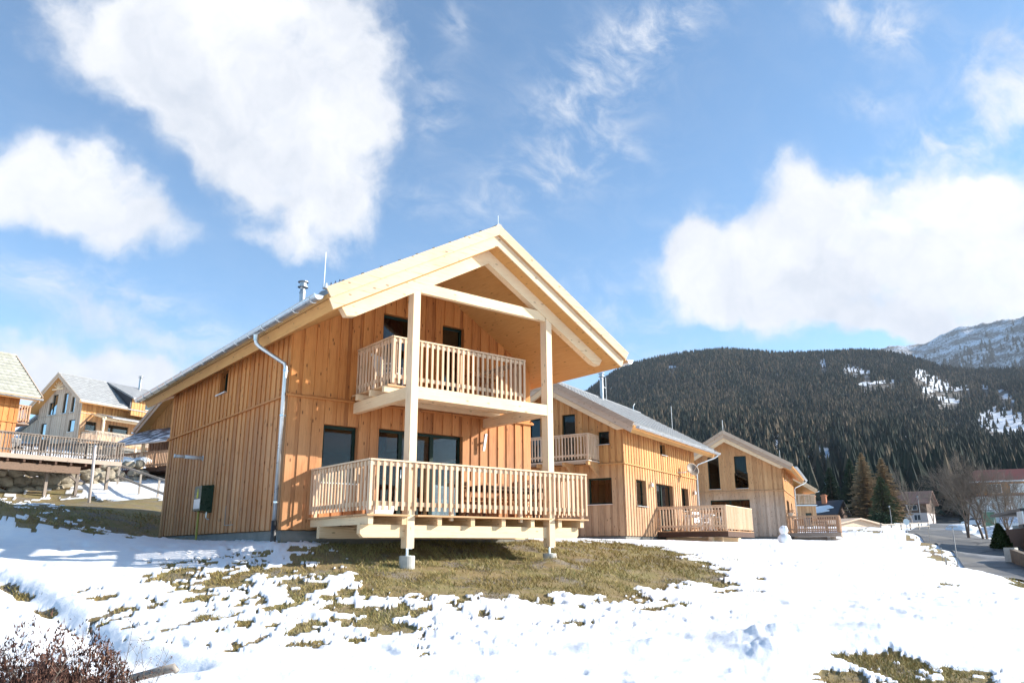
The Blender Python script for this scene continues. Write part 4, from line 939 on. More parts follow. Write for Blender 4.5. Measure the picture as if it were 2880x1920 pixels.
# left edge chalet (eave side to the camera)
A0 = (math.sin(R(72)), math.cos(R(72))); B0 = (-A0[1], A0[0]); L0 = 10
o0 = (-.613+A0[0]*(-.9-L0)+B0[0]*(.7+6.8), 33.51+A0[1]*(-.9-L0)+B0[1]*(.7+6.8), 3.56)
r0 = [(L0-2.3, L0-.75, .6, 2.66), (L0-5.5, L0-4.4, 1.0, 2.3), (L0-3.4, L0-2.8, 3.2, 3.7)]
H0, Wf, Wl, Wr, Wb, top0 = chalet('timber chalet cut by the left picture edge, pale tiled roof', o0, R(-72), W=6.8, fo=1., bo=.9, eo=(.7, .7), rx=3.4, zr=7.38, sl=.74, T=.35, right=r0[:2], clad='clad', tile='tile_pale', L=L0, wave=.015)
for q in r0[:2]: window(Wr, H0, q, 1)
fl = MB(); fl.rnd(); fl.box(3.6, 6.2, L0, L0+.95, 2.9, 2.98); fl.build('balcony_floor', M['grey_wood_x'], H0)
railing(H0, [(6.15, L0+.03), (6.15, L0+.9), (3.6, L0+.9), (3.6, L0+.03)], 2.98, 3.99, -1, 'balcony_railing', M['rail_old'])

# chalet tucked behind the near one
fM = [(2.26, 2.98, 3.05, 4.10), (4.0, 4.7, 3.05, 4.1), (2.6, 3.5, .1, 2.1)]
HM, Wf, Wl, Wr, Wb, topM = chalet('brown gabled chalet behind the rear corner of the near one, with a snow-streaked porch roof', (6.25, 38.01, 4.25), R(-68), fo=.8, bo=.8, eo=(.7, .7), rx=3.45, zr=6.35, sl=.82, T=.35, front=fM, clad='clad_b', tile='tile', L=9)
for q in fM: window(Wf, HM, q, 1)
mb = MB(); mb.rnd(.5); mb.box(2.5, 4.4, -.62, -.5, 4.75, 4.86)
for a in (-60, -30, 0, 30, 60): mb.beam((3.45, -.56, 4.84), (3.45+.7*math.sin(R(a)), -.56, 4.84+.7*math.cos(R(a))), .06, .06, up=(0, 1, 0))
mb.build('gable_truss', M['spruce_x'], HM)
mb = MB(); mb.hexa([(.7, -3.2, 1.43), (7.6, -3.2, 1.43), (7.6, 0, 2.86), (-1.0, 0, 2.86), (.7, -3.2, 1.53), (7.6, -3.2, 1.53), (7.6, 0, 2.98), (-1.0, 0, 2.98)]); pr_ = mb.build('porch_roof', M['tile_snow'], HM)
gm = MB(); gm.tube([(.6, -3.27, 1.46), (7.6, -3.27, 1.46)], .06, 8); gm.build('gutter', M['zinc'], pr_)
for x in (1.0, 3.4, 6.2):
    mb = MB(); mb.rnd(); mb.box(x, x+.16, -2.9, -2.74, -.9, 1.56); mb.build('porch_post', M['spruce_z'], HM)
mb = MB(); mb.rnd(); mb.box(-.4, 7.2, -3.0, -.03, -.2, .0); mb.build('porch_floor', M['darkbrown'], HM)
railing(HM, [(.5, -2.85), (7.0, -2.85)], .0, 1.0, -1, 'porch_railing', M['rail_old'])
railing(HM, [(-.3, -.03), (-.3, -2.85), (.4, -2.85)], .0, 1.0, -1, 'porch_railing', M['rail_old'])

# ================================================================ raised terrace on posts, left
t = thing('raised_terrace', 'weathered grey timber terrace on posts above the rock wall, with slatted railing', 'terrace', (0, 0, 0))
P0 = Vector((-9.0, 26.2, 0)); P1 = Vector((2.90, 29.05, 0)); dv = (P1-P0).normalized(); nv = Vector((-dv.y, dv.x, 0))
LT = (P1-P0).length
def tb(mb, s0, s1, n0, n1, z0, z1):
    q = [P0+dv*s+nv*n for s, n in ((s0, n0), (s1, n0), (s1, n1), (s0, n1))]
    mb.hexa([(*p.xy, z0) for p in q]+[(*p.xy, z1) for p in q])
mb = MB()
for k in range(34): mb.rnd(); tb(mb, 0, LT-.05-.06*k, k*.15, k*.15+.142, 4.07, 4.11)
dko = mb.build('terrace_floor', M['grey_wood_x'], t)
mb = MB(); mb.rnd(.2); tb(mb, 0, LT-.02, -.05, 0, 3.90, 4.12); mb.build('rim_board', M['grey_wood_x'], t)
mb = MB(); mb.rnd(.7); tb(mb, 0, LT-2.0, .12, .34, 3.36, 3.72); mb.build('main_beam', wood('rusty_brown_beam', (.24, .15, .10), (.14, .09, .06), (.06, .038, .028), 0), t)
mb = MB()
for k in range(16): mb.rnd(); tb(mb, .3+k*.72, .3+k*.72+.1, .0, 4.5, 3.75, 4.05)
mb.build('joists', M['darkbrown'], t)
for s_, n_ in ((6.6, .35), (9.0, .9), (LT-2.0, .35), (LT-.35, .7), (5.5, 3.4)):
    mb = MB(); mb.rnd(); tb(mb, s_-.07, s_+.07, n_-.07, n_+.07, 1.2, 3.36 if n_ < .5 else 3.9)
    if s_ > 9.5 and n_ < .5:
        q = P0+dv*s_+nv*n_; mb.beam((q.x, q.y, 3.0), (q.x-dv.x*.55, q.y-dv.y*.55, 3.42), .12, .12)
    mb.build('post', M['terrace_wood'], t)
railing(t, [tuple(P0.xy), tuple(P1.xy)], 4.11, 5.14, -1, 'terrace_railing', M['terrace_wood'], zb=4.16, bw=.04)
railing(t, [tuple(P1.xy), tuple((P1-dv*3.5+nv*4.8).xy)], 4.11, 5.14, -1, 'terrace_railing', M['terrace_wood'], zb=4.16, bw=.04)
# dark furniture on the terrace
for i, (s_, n_) in enumerate(((7.6, 1.1), (8.6, 1.3))):
    q = P0+dv*s_+nv*n_
    pchair(['dark metal chair on the raised terrace, left of the pair', 'dark metal chair on the raised terrace, right of the pair'][i], (q.x, q.y, 4.11), R([20, -150][i]), M['black'], 'dark chairs on the terrace')
# stair handrail
t = thing('stair_railing', 'grey wooden handrail descending beside the snowy steps behind the near chalet', 'handrail')
mb = MB(); pth = [(3.30, 31.4, 4.17), (3.60, 27.7, 3.50), (3.57, 23.9, 2.92), (3.5, 20.5, 2.42)]
for a, c in zip(pth[:-1], pth[1:]): mb.rnd(); mb.beam(a, c, .07, .10)
mb.build('handrail', M['grey_wood'], t)
mb = MB()
for a, c in zip(pth[:-1], pth[1:]): mb.rnd(); mb.beam((a[0], a[1], a[2]-.62), (c[0], c[1], c[2]-.62), .05, .12)
mb.build('lower_rail', M['grey_wood'], t)
for p in pth[:-1]:
    mb = MB(); mb.rnd(); mb.beam((p[0], p[1], p[2]-1.6), (p[0], p[1], p[2]+.02), .09, .09, up=(1, 0, 0)); mb.build('post', M['grey_wood'], t)

# ================================================================ ground sheet
def gz(x, y): return float(base_z(np.array([x]), np.array([y]))[0])
def mesh_grid(name, X, Y, Z, mat, attrs=None, wrap=False, smooth=True):
    nr, nc = X.shape
    me = bpy.data.meshes.new(name); n = nr*nc
    co = np.stack([X, Y, Z], -1).reshape(-1).astype(np.float32)
    me.vertices.add(n); me.vertices.foreach_set('co', co)
    cc = nc if wrap else nc-1
    a = (np.arange(nr-1)[:, None]*nc+np.arange(cc)[None, :]); bq = (np.arange(nr-1)[:, None]*nc+(np.arange(cc)[None, :]+1) % nc)
    q = np.stack([a, bq, bq+nc, a+nc], -1).reshape(-1)
    me.loops.add(q.size); me.loops.foreach_set('vertex_index', q.astype(np.int32))
    nf = q.size//4; me.polygons.add(nf); me.polygons.foreach_set('loop_start', (np.arange(nf)*4).astype(np.int32))
    me.polygons.foreach_set('use_smooth', [smooth]*nf)
    me.update(calc_edges=True)
    for k, v in (attrs or {}).items():
        at = me.attributes.new(k, 'FLOAT', 'POINT'); at.data.foreach_set('value', v.reshape(-1).astype(np.float32))
    me.materials.append(mat)
    o = bpy.data.objects.new(name, me); col.objects.link(o); return o
heads = np.concatenate([np.arange(-4, 80, .078), np.arange(80, 356, 3.0)])
rs = [1.2]
while rs[-1] < 430: rs.append(rs[-1]*(1.0092 if rs[-1] < 45 else 1.022)+(.02 if rs[-1] < 4 else 0))
rs = np.array(rs)
HH, RR = np.meshgrid(np.radians(heads), rs)
GX = C0[0]+RR*np.sin(HH); GY = C0[1]+RR*np.cos(HH)
GB = base_z(GX, GY)
bare = np.zeros_like(GX)
near = RR < 90
gx_, gy_ = GX[near], GY[near]
bn = np.full(gx_.shape, -.12)
for poly, g, s_ in REGIONS:
    d = sdpoly(gx_+(fbm(gx_*1.3, gy_*1.3, 5, 3)-.5)*s_*2.2, gy_+(fbm(gx_*1.3, gy_*1.3, 9, 3)-.5)*s_*2.2, poly)
    t_ = np.clip((d+s_)/(2*s_), 0, 1)
    bn = np.maximum(bn, -.12+(g*1.24)*(t_*t_*(3-2*t_)))
# elongated patches: noise stretched along the slope (sun side melts first)
ca, sa = math.cos(R(-35)), math.sin(R(-35))
u_ = gx_*ca-gy_*sa; v_ = gx_*sa+gy_*ca
nz = fbm(u_*1.9+3.7, v_*3.3, 21, 6, .62)
nz = np.clip((nz-.5)/.34+.5, 0, 1)
snow = np.ones_like(GX); sn = np.clip((nz-bn+.035)/.07, 0, 1); snow[near] = sn*sn*(3-2*sn)
rd = sdline(gx_, gy_, ROAD)
k_ = np.clip((rd-2.6)/1.4, 0, 1)
disp = np.zeros_like(GX)
lumps = (fbm(gx_*.5, gy_*.5, 31, 3)-.5)*.11+(fbm(gx_*2.1, gy_*2.1, 33, 4)-.5)*.030
# trampled footprints
ft = vnoise(gx_*3.1, gy_*3.1, 41); pits = -np.clip((ft-.72)/.2, 0, 1)*.035*np.clip((fbm(gx_*.25, gy_*.25, 44, 2)-.42)/.15, 0, 1)
ftb = fbm(u_*3.0, v_*6.5, 47, 4); wind = (ftb-.5)*.028
clod = np.clip((fbm(gx_*5.5, gy_*5.5, 49, 3)-.6)/.15, 0, 1)*.026*np.clip((fbm(gx_*.3, gy_*.3, 51, 2)-.45)/.1, 0, 1)
sh_ = snow[near]*(.042+pits+wind+clod)
disp[near] = (lumps*.7+sh_)*k_-(1-k_)*.06
# the drift in the lower right foreground
for (dx, dy, am, ra) in ((2.9, -9.6, .16, .55), (3.5, -9.9, .14, .4), (1.4, -8.9, .1, .35), (.7, -8.6, .08, .3), (2.2, -10.1, .12, .4), (3.9, -10.6, .1, .4), (4.8, -10.2, .1, .5)):
    e_ = (gx_-dx)**2+(gy_-dy)**2
    disp[near] += am*np.exp(-e_/ra**2)*(.55+.9*fbm(gx_*4, gy_*4, 61, 4))*snow[near]
# erosion rill on the left foreground
rl = sdline(gx_, gy_, [(-5.3, 0.9), (-4.75, -1.1), (-4.33, -3.9), (-4.22, -4.6), (-4.2, -5.6), (-3.75, -6.9)])
disp[near] -= .13*np.exp(-(rl/.22)**2)
GZ = GB+disp
def snow_ground_mat():
    mt, b = newmat('snowy_ground'); co = b.n('ShaderNodeTexCoord').outputs['Object']
    at = b.n('ShaderNodeAttribute', attribute_name='snow').outputs['Fac']
    n = b.noise(co, 4.0, 6, .6); n2 = b.noise(co, 30, 5, .65); n3 = b.noise(co, .9, 4)
    turf = b.mix(b.mr(n3, .38, .62), (.22, .155, .07), (.21, .18, .072))
    turf = b.mix(b.mr(n, .45, .7), turf, (.28, .21, .12))
    turf = b.mix(b.m('MULTIPLY', b.mr(n2, .5, .75), .6), turf, (.36, .29, .18))
    dirt = b.mix(b.mr(n2, .4, .65), (.09, .065, .045), (.36, .32, .27))
    turf = b.mix(b.mr(b.noise(co, 1.1, 6, .65), .52, .60, 0, .9), turf, dirt)
    sc_ = b.mix(b.mr(n, .3, .7), (.80, .82, .86), (.89, .89, .89))
    sm = b.mr(b.m('ADD', at, b.m('MULTIPLY', b.m('SUBTRACT', n2, .5), .5)), .44, .58, 0, 1, 'SMOOTHSTEP')
    c = b.mix(sm, turf, sc_)
    h = b.m('ADD', n, b.m('MULTIPLY', n2, .5))
    p = b.n('ShaderNodeBsdfPrincipled', {'Base Color': c, 'Roughness': b.mr(sm, 0, 1, .95, .6), 'Specular IOR Level': .2, 'Normal': bump(b, h, .4, .03)})
    return finish(mt, b, p.outputs[0])
gm_ = snow_ground_mat()
ground = struct(mesh_grid('ground', GX, GY, GZ, gm_, {'snow': snow}, wrap=True))
# small cap that closes the sheet under the camera
mb = MB(); mb.face([(C0[0]+1.3*math.sin(t), C0[1]+1.3*math.cos(t), -2.2) for t in np.linspace(0, 2*math.pi, 24, endpoint=False)][::-1]); struct(mb.build('ground_patch', M['snow']))

# ---------------------------------------------------------------- grass blades on the bare turf
msk = (snow < .30) & (RR < 30) & (RR > 4) & (HH < R(80)) & (HH > R(0))
ii = np.flatnonzero(msk.reshape(-1)); print('bare verts', ii.size)
cnt = min(90000, ii.size*2)
wts = np.clip(1.3-bn*0, 0, None)
pick = RNG.choice(ii, cnt)
bx_ = GX.reshape(-1)[pick]+RNG.normal(0, .03, cnt); by_ = GY.reshape(-1)[pick]+RNG.normal(0, .03, cnt); bz_ = GZ.reshape(-1)[pick]
clump = fbm(bx_*2.2, by_*2.2, 71, 3); keep = (clump > .47) | (RNG.random(cnt) < .22)
bx_, by_, bz_, clump = bx_[keep], by_[keep], bz_[keep], clump[keep]; cnt = bx_.size
dist = np.hypot(bx_-C0[0], by_-C0[1])
hgt = (.030+.05*RNG.random(cnt))*(.6+clump)*np.interp(dist, [5, 12, 30], [.5, .95, 1.3]); wdt = (.0035+.0035*RNG.random(cnt))*(.6+dist*.06)
ang = RNG.random(cnt)*6.283; lean = RNG.normal(0, .9, (cnt, 2))*hgt[:, None]
lean[:, 0] -= .25*hgt
va = np.stack([bx_-np.cos(ang)*wdt, by_-np.sin(ang)*wdt, bz_-.01], -1); vb = np.stack([bx_+np.cos(ang)*wdt, by_+np.sin(ang)*wdt, bz_-.01], -1)
vc = np.stack([bx_+lean[:, 0], by_+lean[:, 1], bz_+hgt], -1)
def tri_mesh(name, V, mat, rnd, per=1):
    n = len(V)//3; me = bpy.data.meshes.new(name); me.vertices.add(n*3); me.vertices.foreach_set('co', V.reshape(-1).astype(np.float32))
    me.loops.add(n*3); me.loops.foreach_set('vertex_index', np.arange(n*3, dtype=np.int32)); me.polygons.add(n); me.polygons.foreach_set('loop_start', (np.arange(n)*3).astype(np.int32))
    me.update(calc_edges=True); at = me.attributes.new('rnd', 'FLOAT', 'FACE'); at.data.foreach_set('value', rnd.astype(np.float32)); me.materials.append(mat)
    o = bpy.data.objects.new(name, me); col.objects.link(o); return o
V = np.stack([va, vb, vc], 1).reshape(-1, 3)
rn = np.clip(.15+.75*fbm(bx_*.9, by_*.9, 77, 3)+RNG.normal(0, .18, cnt), 0, 1)
struct(tri_mesh('grass', V, M['grass'], rn), 'stuff')

# ---------------------------------------------------------------- road
def asphalt():
    mt, b = newmat('asphalt'); co = b.n('ShaderNodeTexCoord').outputs['Object']
    n = b.noise(co, .35, 6, .6); n2 = b.noise(co, 40, 3)
    c = b.mix(b.mr(n, .4, .62), (.06, .06, .064), (.165, .155, .14))
    c = b.mix(b.m('MULTIPLY', n2, .3), c, (.20, .19, .18))
    c = b.mix(b.mr(b.noise(co, .16, 6, .62), .56, .62, 0, .8), c, (.27, .27, .275))
    crk = b.n('ShaderNodeTexVoronoi', {'Vector': co, 'Scale': .16}, feature='DISTANCE_TO_EDGE').outputs[0]
    c = b.mix(b.mr(crk, .004, .02, .7, 0), c, (.03, .03, .03))
    p = b.n('ShaderNodeBsdfPrincipled', {'Base Color': c, 'Roughness': b.mr(n, .35, .6, .35, .8), 'Normal': bump(b, n2, .2, .01)})
    return finish(mt, b, p.outputs[0])
def catmull(P, n=12):
    P = [Vector(p) for p in P]; o = []
    for i in range(len(P)-1):
        a, b_, c, d = P[max(i-1, 0)], P[i], P[i+1], P[min(i+2, len(P)-1)]
        for k in range(n):
            t = k/n; o.append(.5*((2*b_)+(c-a)*t+(2*a-5*b_+4*c-d)*t*t+(3*b_-a-3*c+d)*t**3))
    o.append(P[-1]); return o
rc = catmull(ROAD, 12); XS = np.linspace(-2.6, 2.6, 9)
RX = np.empty((len(rc), len(XS))); RY = np.empty_like(RX)
for i, p in enumerate(rc):
    q = (rc[min(i+1, len(rc)-1)]-rc[max(i-1, 0)]); q.z = 0; q.normalize(); wd = 1.0
    for j, s_ in enumerate(XS): RX[i, j] = p.x+q.y*s_*wd; RY[i, j] = p.y-q.x*s_*wd
struct(mesh_grid('road', RX, RY, base_z(RX, RY)+.012, asphalt()))
# ================================================================ hills
SKY1 = [(17.8, 0.0433), (27.26, 0.0931), (32.35, 0.1305), (37.65, 0.1637), (40.35, 0.1776), (43.06, 0.1936), (44.42, 0.2041), (45.8, 0.2213), (46.9, 0.2327), (48.25, 0.2404), (49.87, 0.2463), (51.2, 0.2494), (53.3, 0.2518), (54.84, 0.2517), (56.84, 0.246), (58.79, 0.2406), (61.19, 0.2379), (63.51, 0.2353), (65.31, 0.2333), (66.81, 0.2274), (68.63, 0.2138), (71.02, 0.2058), (73.34, 0.2033), (75.51, 0.1976), (80.4, 0.1801), (85.82, 0.1502)]
SKY2 = [(40, 0.06), (46, 0.12), (49, 0.18), (51.11, 0.2244), (58.73, 0.2291), (63.47, 0.2299), (65.52, 0.2316), (66.42, 0.2336), (67.93, 0.2336), (69.25, 0.2399), (70.13, 0.2461), (71.17, 0.2488), (71.98, 0.2494), (72.78, 0.2512), (73.75, 0.2503), (75.97, 0.2483), (80.95, 0.2342), (86.36, 0.1988)]
CLEAR = [((61.41, 0.2238), (61.44, 0.2165), 0.231), ((62.86, 0.2131), (64.21, 0.2041), 0.231), ((63.58, 0.1897), (65.78, 0.1903), 0.129), ((67.34, 0.196), (68.67, 0.1786), 0.437), ((67.51, 0.1765), (69.87, 0.1742), 0.231), ((71.74, 0.1665), (72.35, 0.1541), 0.18), ((71.04, 0.1356), (73.05, 0.1265), 0.823), ((62.35, 0.1319), (65.07, 0.1246), 0.103), ((65.9, 0.1278), (66.88, 0.1191), 0.206), ((57.8, 0.133), (61.08, 0.1255), 0.129), ((59.74, 0.1095), (61.03, 0.1127), 0.283), ((61.03, 0.1127), (61.68, 0.0825), 0.334), ((57.76, 0.126), (57.75, 0.1111), 0.18), ((59.86, 0.0893), (60.74, 0.0643), 0.257), ((55.34, 0.1644), (55.35, 0.1553), 0.103), ((68.26, 0.1647), (69.44, 0.1585), 0.154), ((70.77, 0.1745), (71.05, 0.1727), 0.154), ((61.68, 0.0825), (62.11, 0.0677), 0.18), ((50.61, 0.2297), (51.13, 0.2283), 0.103)]
LARCH = [((57.2, 0.1671), 8, 3.2), ((52.27, 0.1856), 5, 2.5), ((61.77, 0.1399), 6, 2.5), ((69.1, 0.1674), 3, 1.2), ((48.21, 0.1282), 3, 2)]

def hprof(tab, h): return np.interp(h, [t[0] for t in tab], [t[1] for t in tab])
def hill_z(h, r):
    """h in degrees from north, r in metres from the village viewpoint"""
    Rr = np.interp(h, [17, 40, 50, 60, 75, 110], [1050, 1250, 1450, 1500, 1600, 1500]); zf = -1.0
    ze = CAM[2]+(hprof(SKY1, h)-.010*np.clip((h-64)/6, 0, 1))*Rr-9
    t = (r-190)/(Rr-190); tt_ = np.clip(t, 0, 1)
    x = r*np.sin(np.radians(h)); y = r*np.cos(np.radians(h))
    z = zf+(ze-zf)*(tt_**1.18*(.84+.16*tt_))
    z = z+(fbm(x/260, y/260, 81, 4)-.5)*60*np.sin(np.pi*tt_)**.8*tt_**.5
    over = np.clip(t-1, 0, None); z = z-over*(Rr-190)*.22
    return np.where(t < 0, zf+t*60, z)
hh = np.arange(8, 112, .35); hr = np.concatenate([np.arange(170, 400, 8), np.arange(400, 2100, 14)])
A_, B_ = np.meshgrid(hh, hr); HZ = hill_z(A_, B_)
HX = C0[0]+B_*np.sin(np.radians(A_)); HY = C0[1]+B_*np.cos(np.radians(A_))
def in_clear(h, te):
    o = np.zeros(np.shape(h), bool)
    for (a, c, r_) in CLEAR:
        d = sdline(np.asarray(h), np.degrees(np.arctan(te))*1.0, [(a[0], math.degrees(math.atan(a[1]))), (c[0], math.degrees(math.atan(c[1])))])
        o |= d < r_*(.82+.55*(fbm(np.asarray(h)*5, te*300, 91, 3)-.5)*2)
    return o
def hill_mat(name, snowy):
    mt, b = newmat(name); co = b.n('ShaderNodeTexCoord').outputs['Object']
    n = b.noise(co, .012, 8, .65); n2 = b.noise(co, .12, 6, .65)
    rock = b.mix(b.mr(n2, .4, .65), (.10, .085, .07), (.19, .17, .15))
    at = b.n('ShaderNodeAttribute', attribute_name='snow').outputs['Fac']
    sm = b.mr(b.m('ADD', at, b.m('ADD', b.m('MULTIPLY', b.m('SUBTRACT', n, .5), 1.4), b.m('MULTIPLY', b.m('SUBTRACT', n2, .5), 1.3))), .42, .62)
    c = b.mix(sm, rock, (.72, .74, .79))
    p = b.n('ShaderNodeBsdfPrincipled', {'Base Color': c, 'Roughness': .9, 'Specular IOR Level': .1, 'Normal': bump(b, n2, .8, 3.0)})
    return finish(mt, b, p.outputs[0])
te_ = (HZ-CAM[2])/B_
cl_ = in_clear(A_, te_)
struct(mesh_grid('forest_hill', HX, HY, HZ, hill_mat('hill_ground', 1), {'snow': np.where(cl_, .95, .30)}))
# snow mountain behind
def mtn_z(h, r):
    Rr = 3900+200*np.sin(h*.3); ze = CAM[2]+hprof(SKY2, h)*Rr; t = (r-1900)/(Rr-1900); tt_ = np.clip(t, 0, 1)
    x = r*np.sin(np.radians(h)); y = r*np.cos(np.radians(h))
    z = 60+(ze-60)*(.75*tt_+.25*tt_**2)+(fbm(x/700, y/700, 101, 5)-.5)*170*np.sin(np.pi*tt_)**.7+(fbm(x/140, y/140, 105, 6)-.5)*55*tt_
    over = np.clip(t-1, 0, None); return z-over*900
mh = np.arange(40, 106, .12); mr_ = np.arange(1850, 4900, 22.)
A2, B2 = np.meshgrid(mh, mr_); MZ = mtn_z(A2, B2)
MX = C0[0]+B2*np.sin(np.radians(A2)); MY = C0[1]+B2*np.cos(np.radians(A2))
struct(mesh_grid('snow_mountain', MX, MY, MZ, hill_mat('mountain_ground', 1), {'snow': np.clip(.22+.30*(MZ/900), 0, .50)}))

# ---------------------------------------------------------------- forest: tens of thousands of conifers as one mass
def forest(name, hh_, rr_, zfn, hmin, hmax, seed, larchf, tiers=3, sides=5):
    rg = np.random.default_rng(seed); n = hh_.size
    z = zfn(hh_, rr_); x = C0[0]+rr_*np.sin(np.radians(hh_)); y = C0[1]+rr_*np.cos(np.radians(hh_))
    H = (hmin+(hmax-hmin)*rg.random(n))*np.interp(rr_, [200, 420, 900], [1.9, 1.35, 1.0]); W_ = H*(.19+.09*rg.random(n)); lr = rg.random(n) < larchf
    base_r = np.where(lr, .66+.34*rg.random(n), .02+.42*rg.random(n)**1.3)
    tris = []; rn_ = []
    for k in range(tiers):
        z0 = H*(.08+.84*k/tiers-.03*(k > 0)); z1 = H*(.08+.92*(k+1)/tiers+.10); z1 = np.minimum(z1, H); rad = W_*(1-.80*k/tiers)
        a0 = rg.random(n)*6.283; jit = .65+.7*rg.random((n, sides)); dz = rg.random((n, sides))*H[:, None]*.10
        for j in range(sides):
            j2 = (j+1) % sides
            t0 = a0+2*np.pi*j/sides; t1 = a0+2*np.pi*(j+1)/sides
            p0 = np.stack([x+np.cos(t0)*rad*jit[:, j], y+np.sin(t0)*rad*jit[:, j], z+z0-dz[:, j]], -1)
            p1 = np.stack([x+np.cos(t1)*rad*jit[:, j2], y+np.sin(t1)*rad*jit[:, j2], z+z0-dz[:, j2]], -1)
            tm = (t0+t1)/2; pm = np.stack([x+np.cos(tm)*rad*.45, y+np.sin(tm)*rad*.45, z+z0+H*.04], -1)
            ap = np.stack([x, y, z+z1], -1)
            tris.append(np.stack([p0, pm, ap], 1)); tris.append(np.stack([pm, p1, ap], 1))
            for _ in range(2): rn_.append(np.clip(base_r+rg.normal(0, .04, n), 0, 1))
    V = np.concatenate(tris).reshape(-1, 3); return struct(tri_mesh(name, V, M['forest'], np.concatenate(rn_)), 'stuff')
rg = np.random.default_rng(5)
N = 92000
h_ = 30+56*rg.random(N); u = rg.random(N)
Rr_ = np.interp(h_, [17, 40, 50, 60, 75, 110], [1050, 1250, 1450, 1500, 1600, 1500])
r_ = np.sqrt((205**2)*(1-u)+(Rr_+50)**2*u)
# thin the near part less than the far part so the crowns stay closed
keep = rg.random(N) < np.where(r_ < 500, 1.0, .86)
h_, r_ = h_[keep], r_[keep]
te = (hill_z(h_, r_)-CAM[2])/r_
cl = in_clear(h_, te+.001) | in_clear(h_, te+5/r_) | in_clear(h_, te+9/r_) | in_clear(h_, te+13/r_)
keep = (~cl | (rg.random(h_.size) < .10)) & ((h_ < 60) | (r_ > 238) | (h_ > 68.5)) & ((h_ < 66.5) | (r_ > 262))
h_, r_, te = h_[keep], r_[keep], te[keep]
lf = np.full(h_.size, .08)+.42*np.clip((fbm(h_*.9, te*60, 201, 3)-.50)/.10, 0, 1)
for (c, ra, rb) in LARCH:
    e = ((h_-c[0])/ra)**2+((np.degrees(np.arctan(te))-math.degrees(math.atan(c[1])))/rb)**2
    lf = np.maximum(lf, .95*np.exp(-e)*np.clip(fbm(h_*1.2, te*70, 203, 3)*3-.8, .12, 1))
lf = np.where(te < .05, .06, lf)
forest('forest', h_, r_, hill_z, 5.5, 11, 3, lf, 3, 4)
N = 16000; h_ = 60+22*rg.random(N); r_ = 2400+1350*rg.random(N)
k_ = rg.random(N) < np.clip((fbm(h_*1.5, r_/200, 207, 3)-.40)/.1, 0, 1)*np.clip((3700-r_)/900, .06, 1)
forest('mountain_forest', h_[k_], r_[k_], mtn_z, 18, 32, 9, np.zeros(k_.sum()), 2, 4)

# ================================================================ single trees
def conifer(name, label, loc, H, Wd, mat, seed, cat='tree', dens=1.0, droop=.25, group=None, barkm='bark'):
    rs_ = random.Random(seed); t = thing(name, label, cat, loc, rs_.random()*6, group)
    mb = MB(); mb.tube([(0, 0, -.6), (0, 0, H*.5), (rs_.uniform(-.05, .05), 0, H*.97)], [H*.018, H*.011, .02], 8); mb.build('trunk', M[barkm], t)
    mb = MB(); nb = int(150*dens); 
    for k in range(nb):
        f = (k/nb)**.9; z = H*(.08+.90*f); L = Wd*(1-f)**.8*rs_.uniform(.65, 1.1)+.12; a = k*2.4+rs_.uniform(-.5, .5)
        d = Vector((math.cos(a), math.sin(a), 0)); n = Vector((-d.y, d.x, 0)); m_ = max(5, int(L*5.5))
        for i in range(m_):
            s = (i+.5)/m_; p = d*L*s+Vector((0, 0, z-L*droop*s*s+L*.08*s))
            for sg in (-1, 1):
                mb.rnd(); w_ = L*.22*(1.1-s)+.08; q = p+n*sg*w_*rs_.uniform(.6, 1.3)+Vector((0, 0, -rs_.uniform(.02, .28)))+d*rs_.uniform(0, .18)
                e = p+d*(L/m_*1.5); mb.face([p-Vector((0, 0, .03)), q, e]); 
                if dens > .6: mb.face([p, q+Vector((0, 0, -.12)), p-d*.16-Vector((0, 0, .05))])
    mb.build('crown', M[mat], t); return t
def bare_tree(name, label, loc, H, seed, spread=.55, mat='bark', levels=4, cat='tree', group=None, stems=1, r0=None, twm='twig'):
    rs_ = random.Random(seed); t = thing(name, label, cat, loc, 0, group); tr = MB(); br = MB()
    def grow(p, d, L, r_, lv, mbx):
        pts = [p]; q = p; dd = d.copy(); n = 3 if lv > 1 else 2
        for i in range(n):
            dd = (dd+Vector([rs_.uniform(-.16, .16) for _ in range(3)])+Vector((0, 0, .05))).normalized(); q = q+dd*L/n; pts.append(q)
        mbx.tube(pts, [r_*(1-.45*i/n) for i in range(n+1)], 5 if lv >= levels-1 else 3, cap=False)
        if lv <= 0: return
        for i in range(3 if lv > 2 else 4):
            s = rs_.uniform(.35, 1.0); k = min(int(s*n), n-1); b0 = pts[k].lerp(pts[k+1], s*n-k)
            ax = Vector([rs_.uniform(-1, 1) for _ in range(3)]).cross(dd).normalized(); nd = (dd*math.cos(spread)+ax*math.sin(spread)*rs_.uniform(.7, 1.3)).normalized()
            grow(b0, nd, L*rs_.uniform(.55, .8), r_*.52, lv-1, br)
        grow(q, dd, L*.7, r_*.55, lv-1, br)
    for s_ in range(stems):
        a = rs_.random()*6.28; grow(Vector((.25*s_*math.cos(a), .25*s_*math.sin(a), -.4)), Vector((.16*math.cos(a), .16*math.sin(a), 1)).normalized(), H*.42, r0 or H*.018, levels, tr)
    tr.build('trunk', M[mat], t); br.build('branches', M[twm], t); return t
def at(x, y, dz=0): return (x, y, gz(x, y)+dz)
conifer('larch_tree', 'tall light brown bare larch, left of the leafless pair behind the shed', at(134.5, 55.5, -.3), 13.6, 4.4, 'larchn', 1, dens=1.5, droop=.1, group=None)
conifer('larch_tree', 'light brown bare larch, right of the leafless pair behind the shed', at(140.0, 54.5, -.3), 13.0, 4.2, 'larchn', 2, dens=1.5, droop=.1)
conifer('larch_tree', 'shorter olive brown larch leaning in front of the leafless pair', at(128.5, 49.5, -.3), 8.5, 3.4, 'olive', 3, dens=1.0, droop=.2)
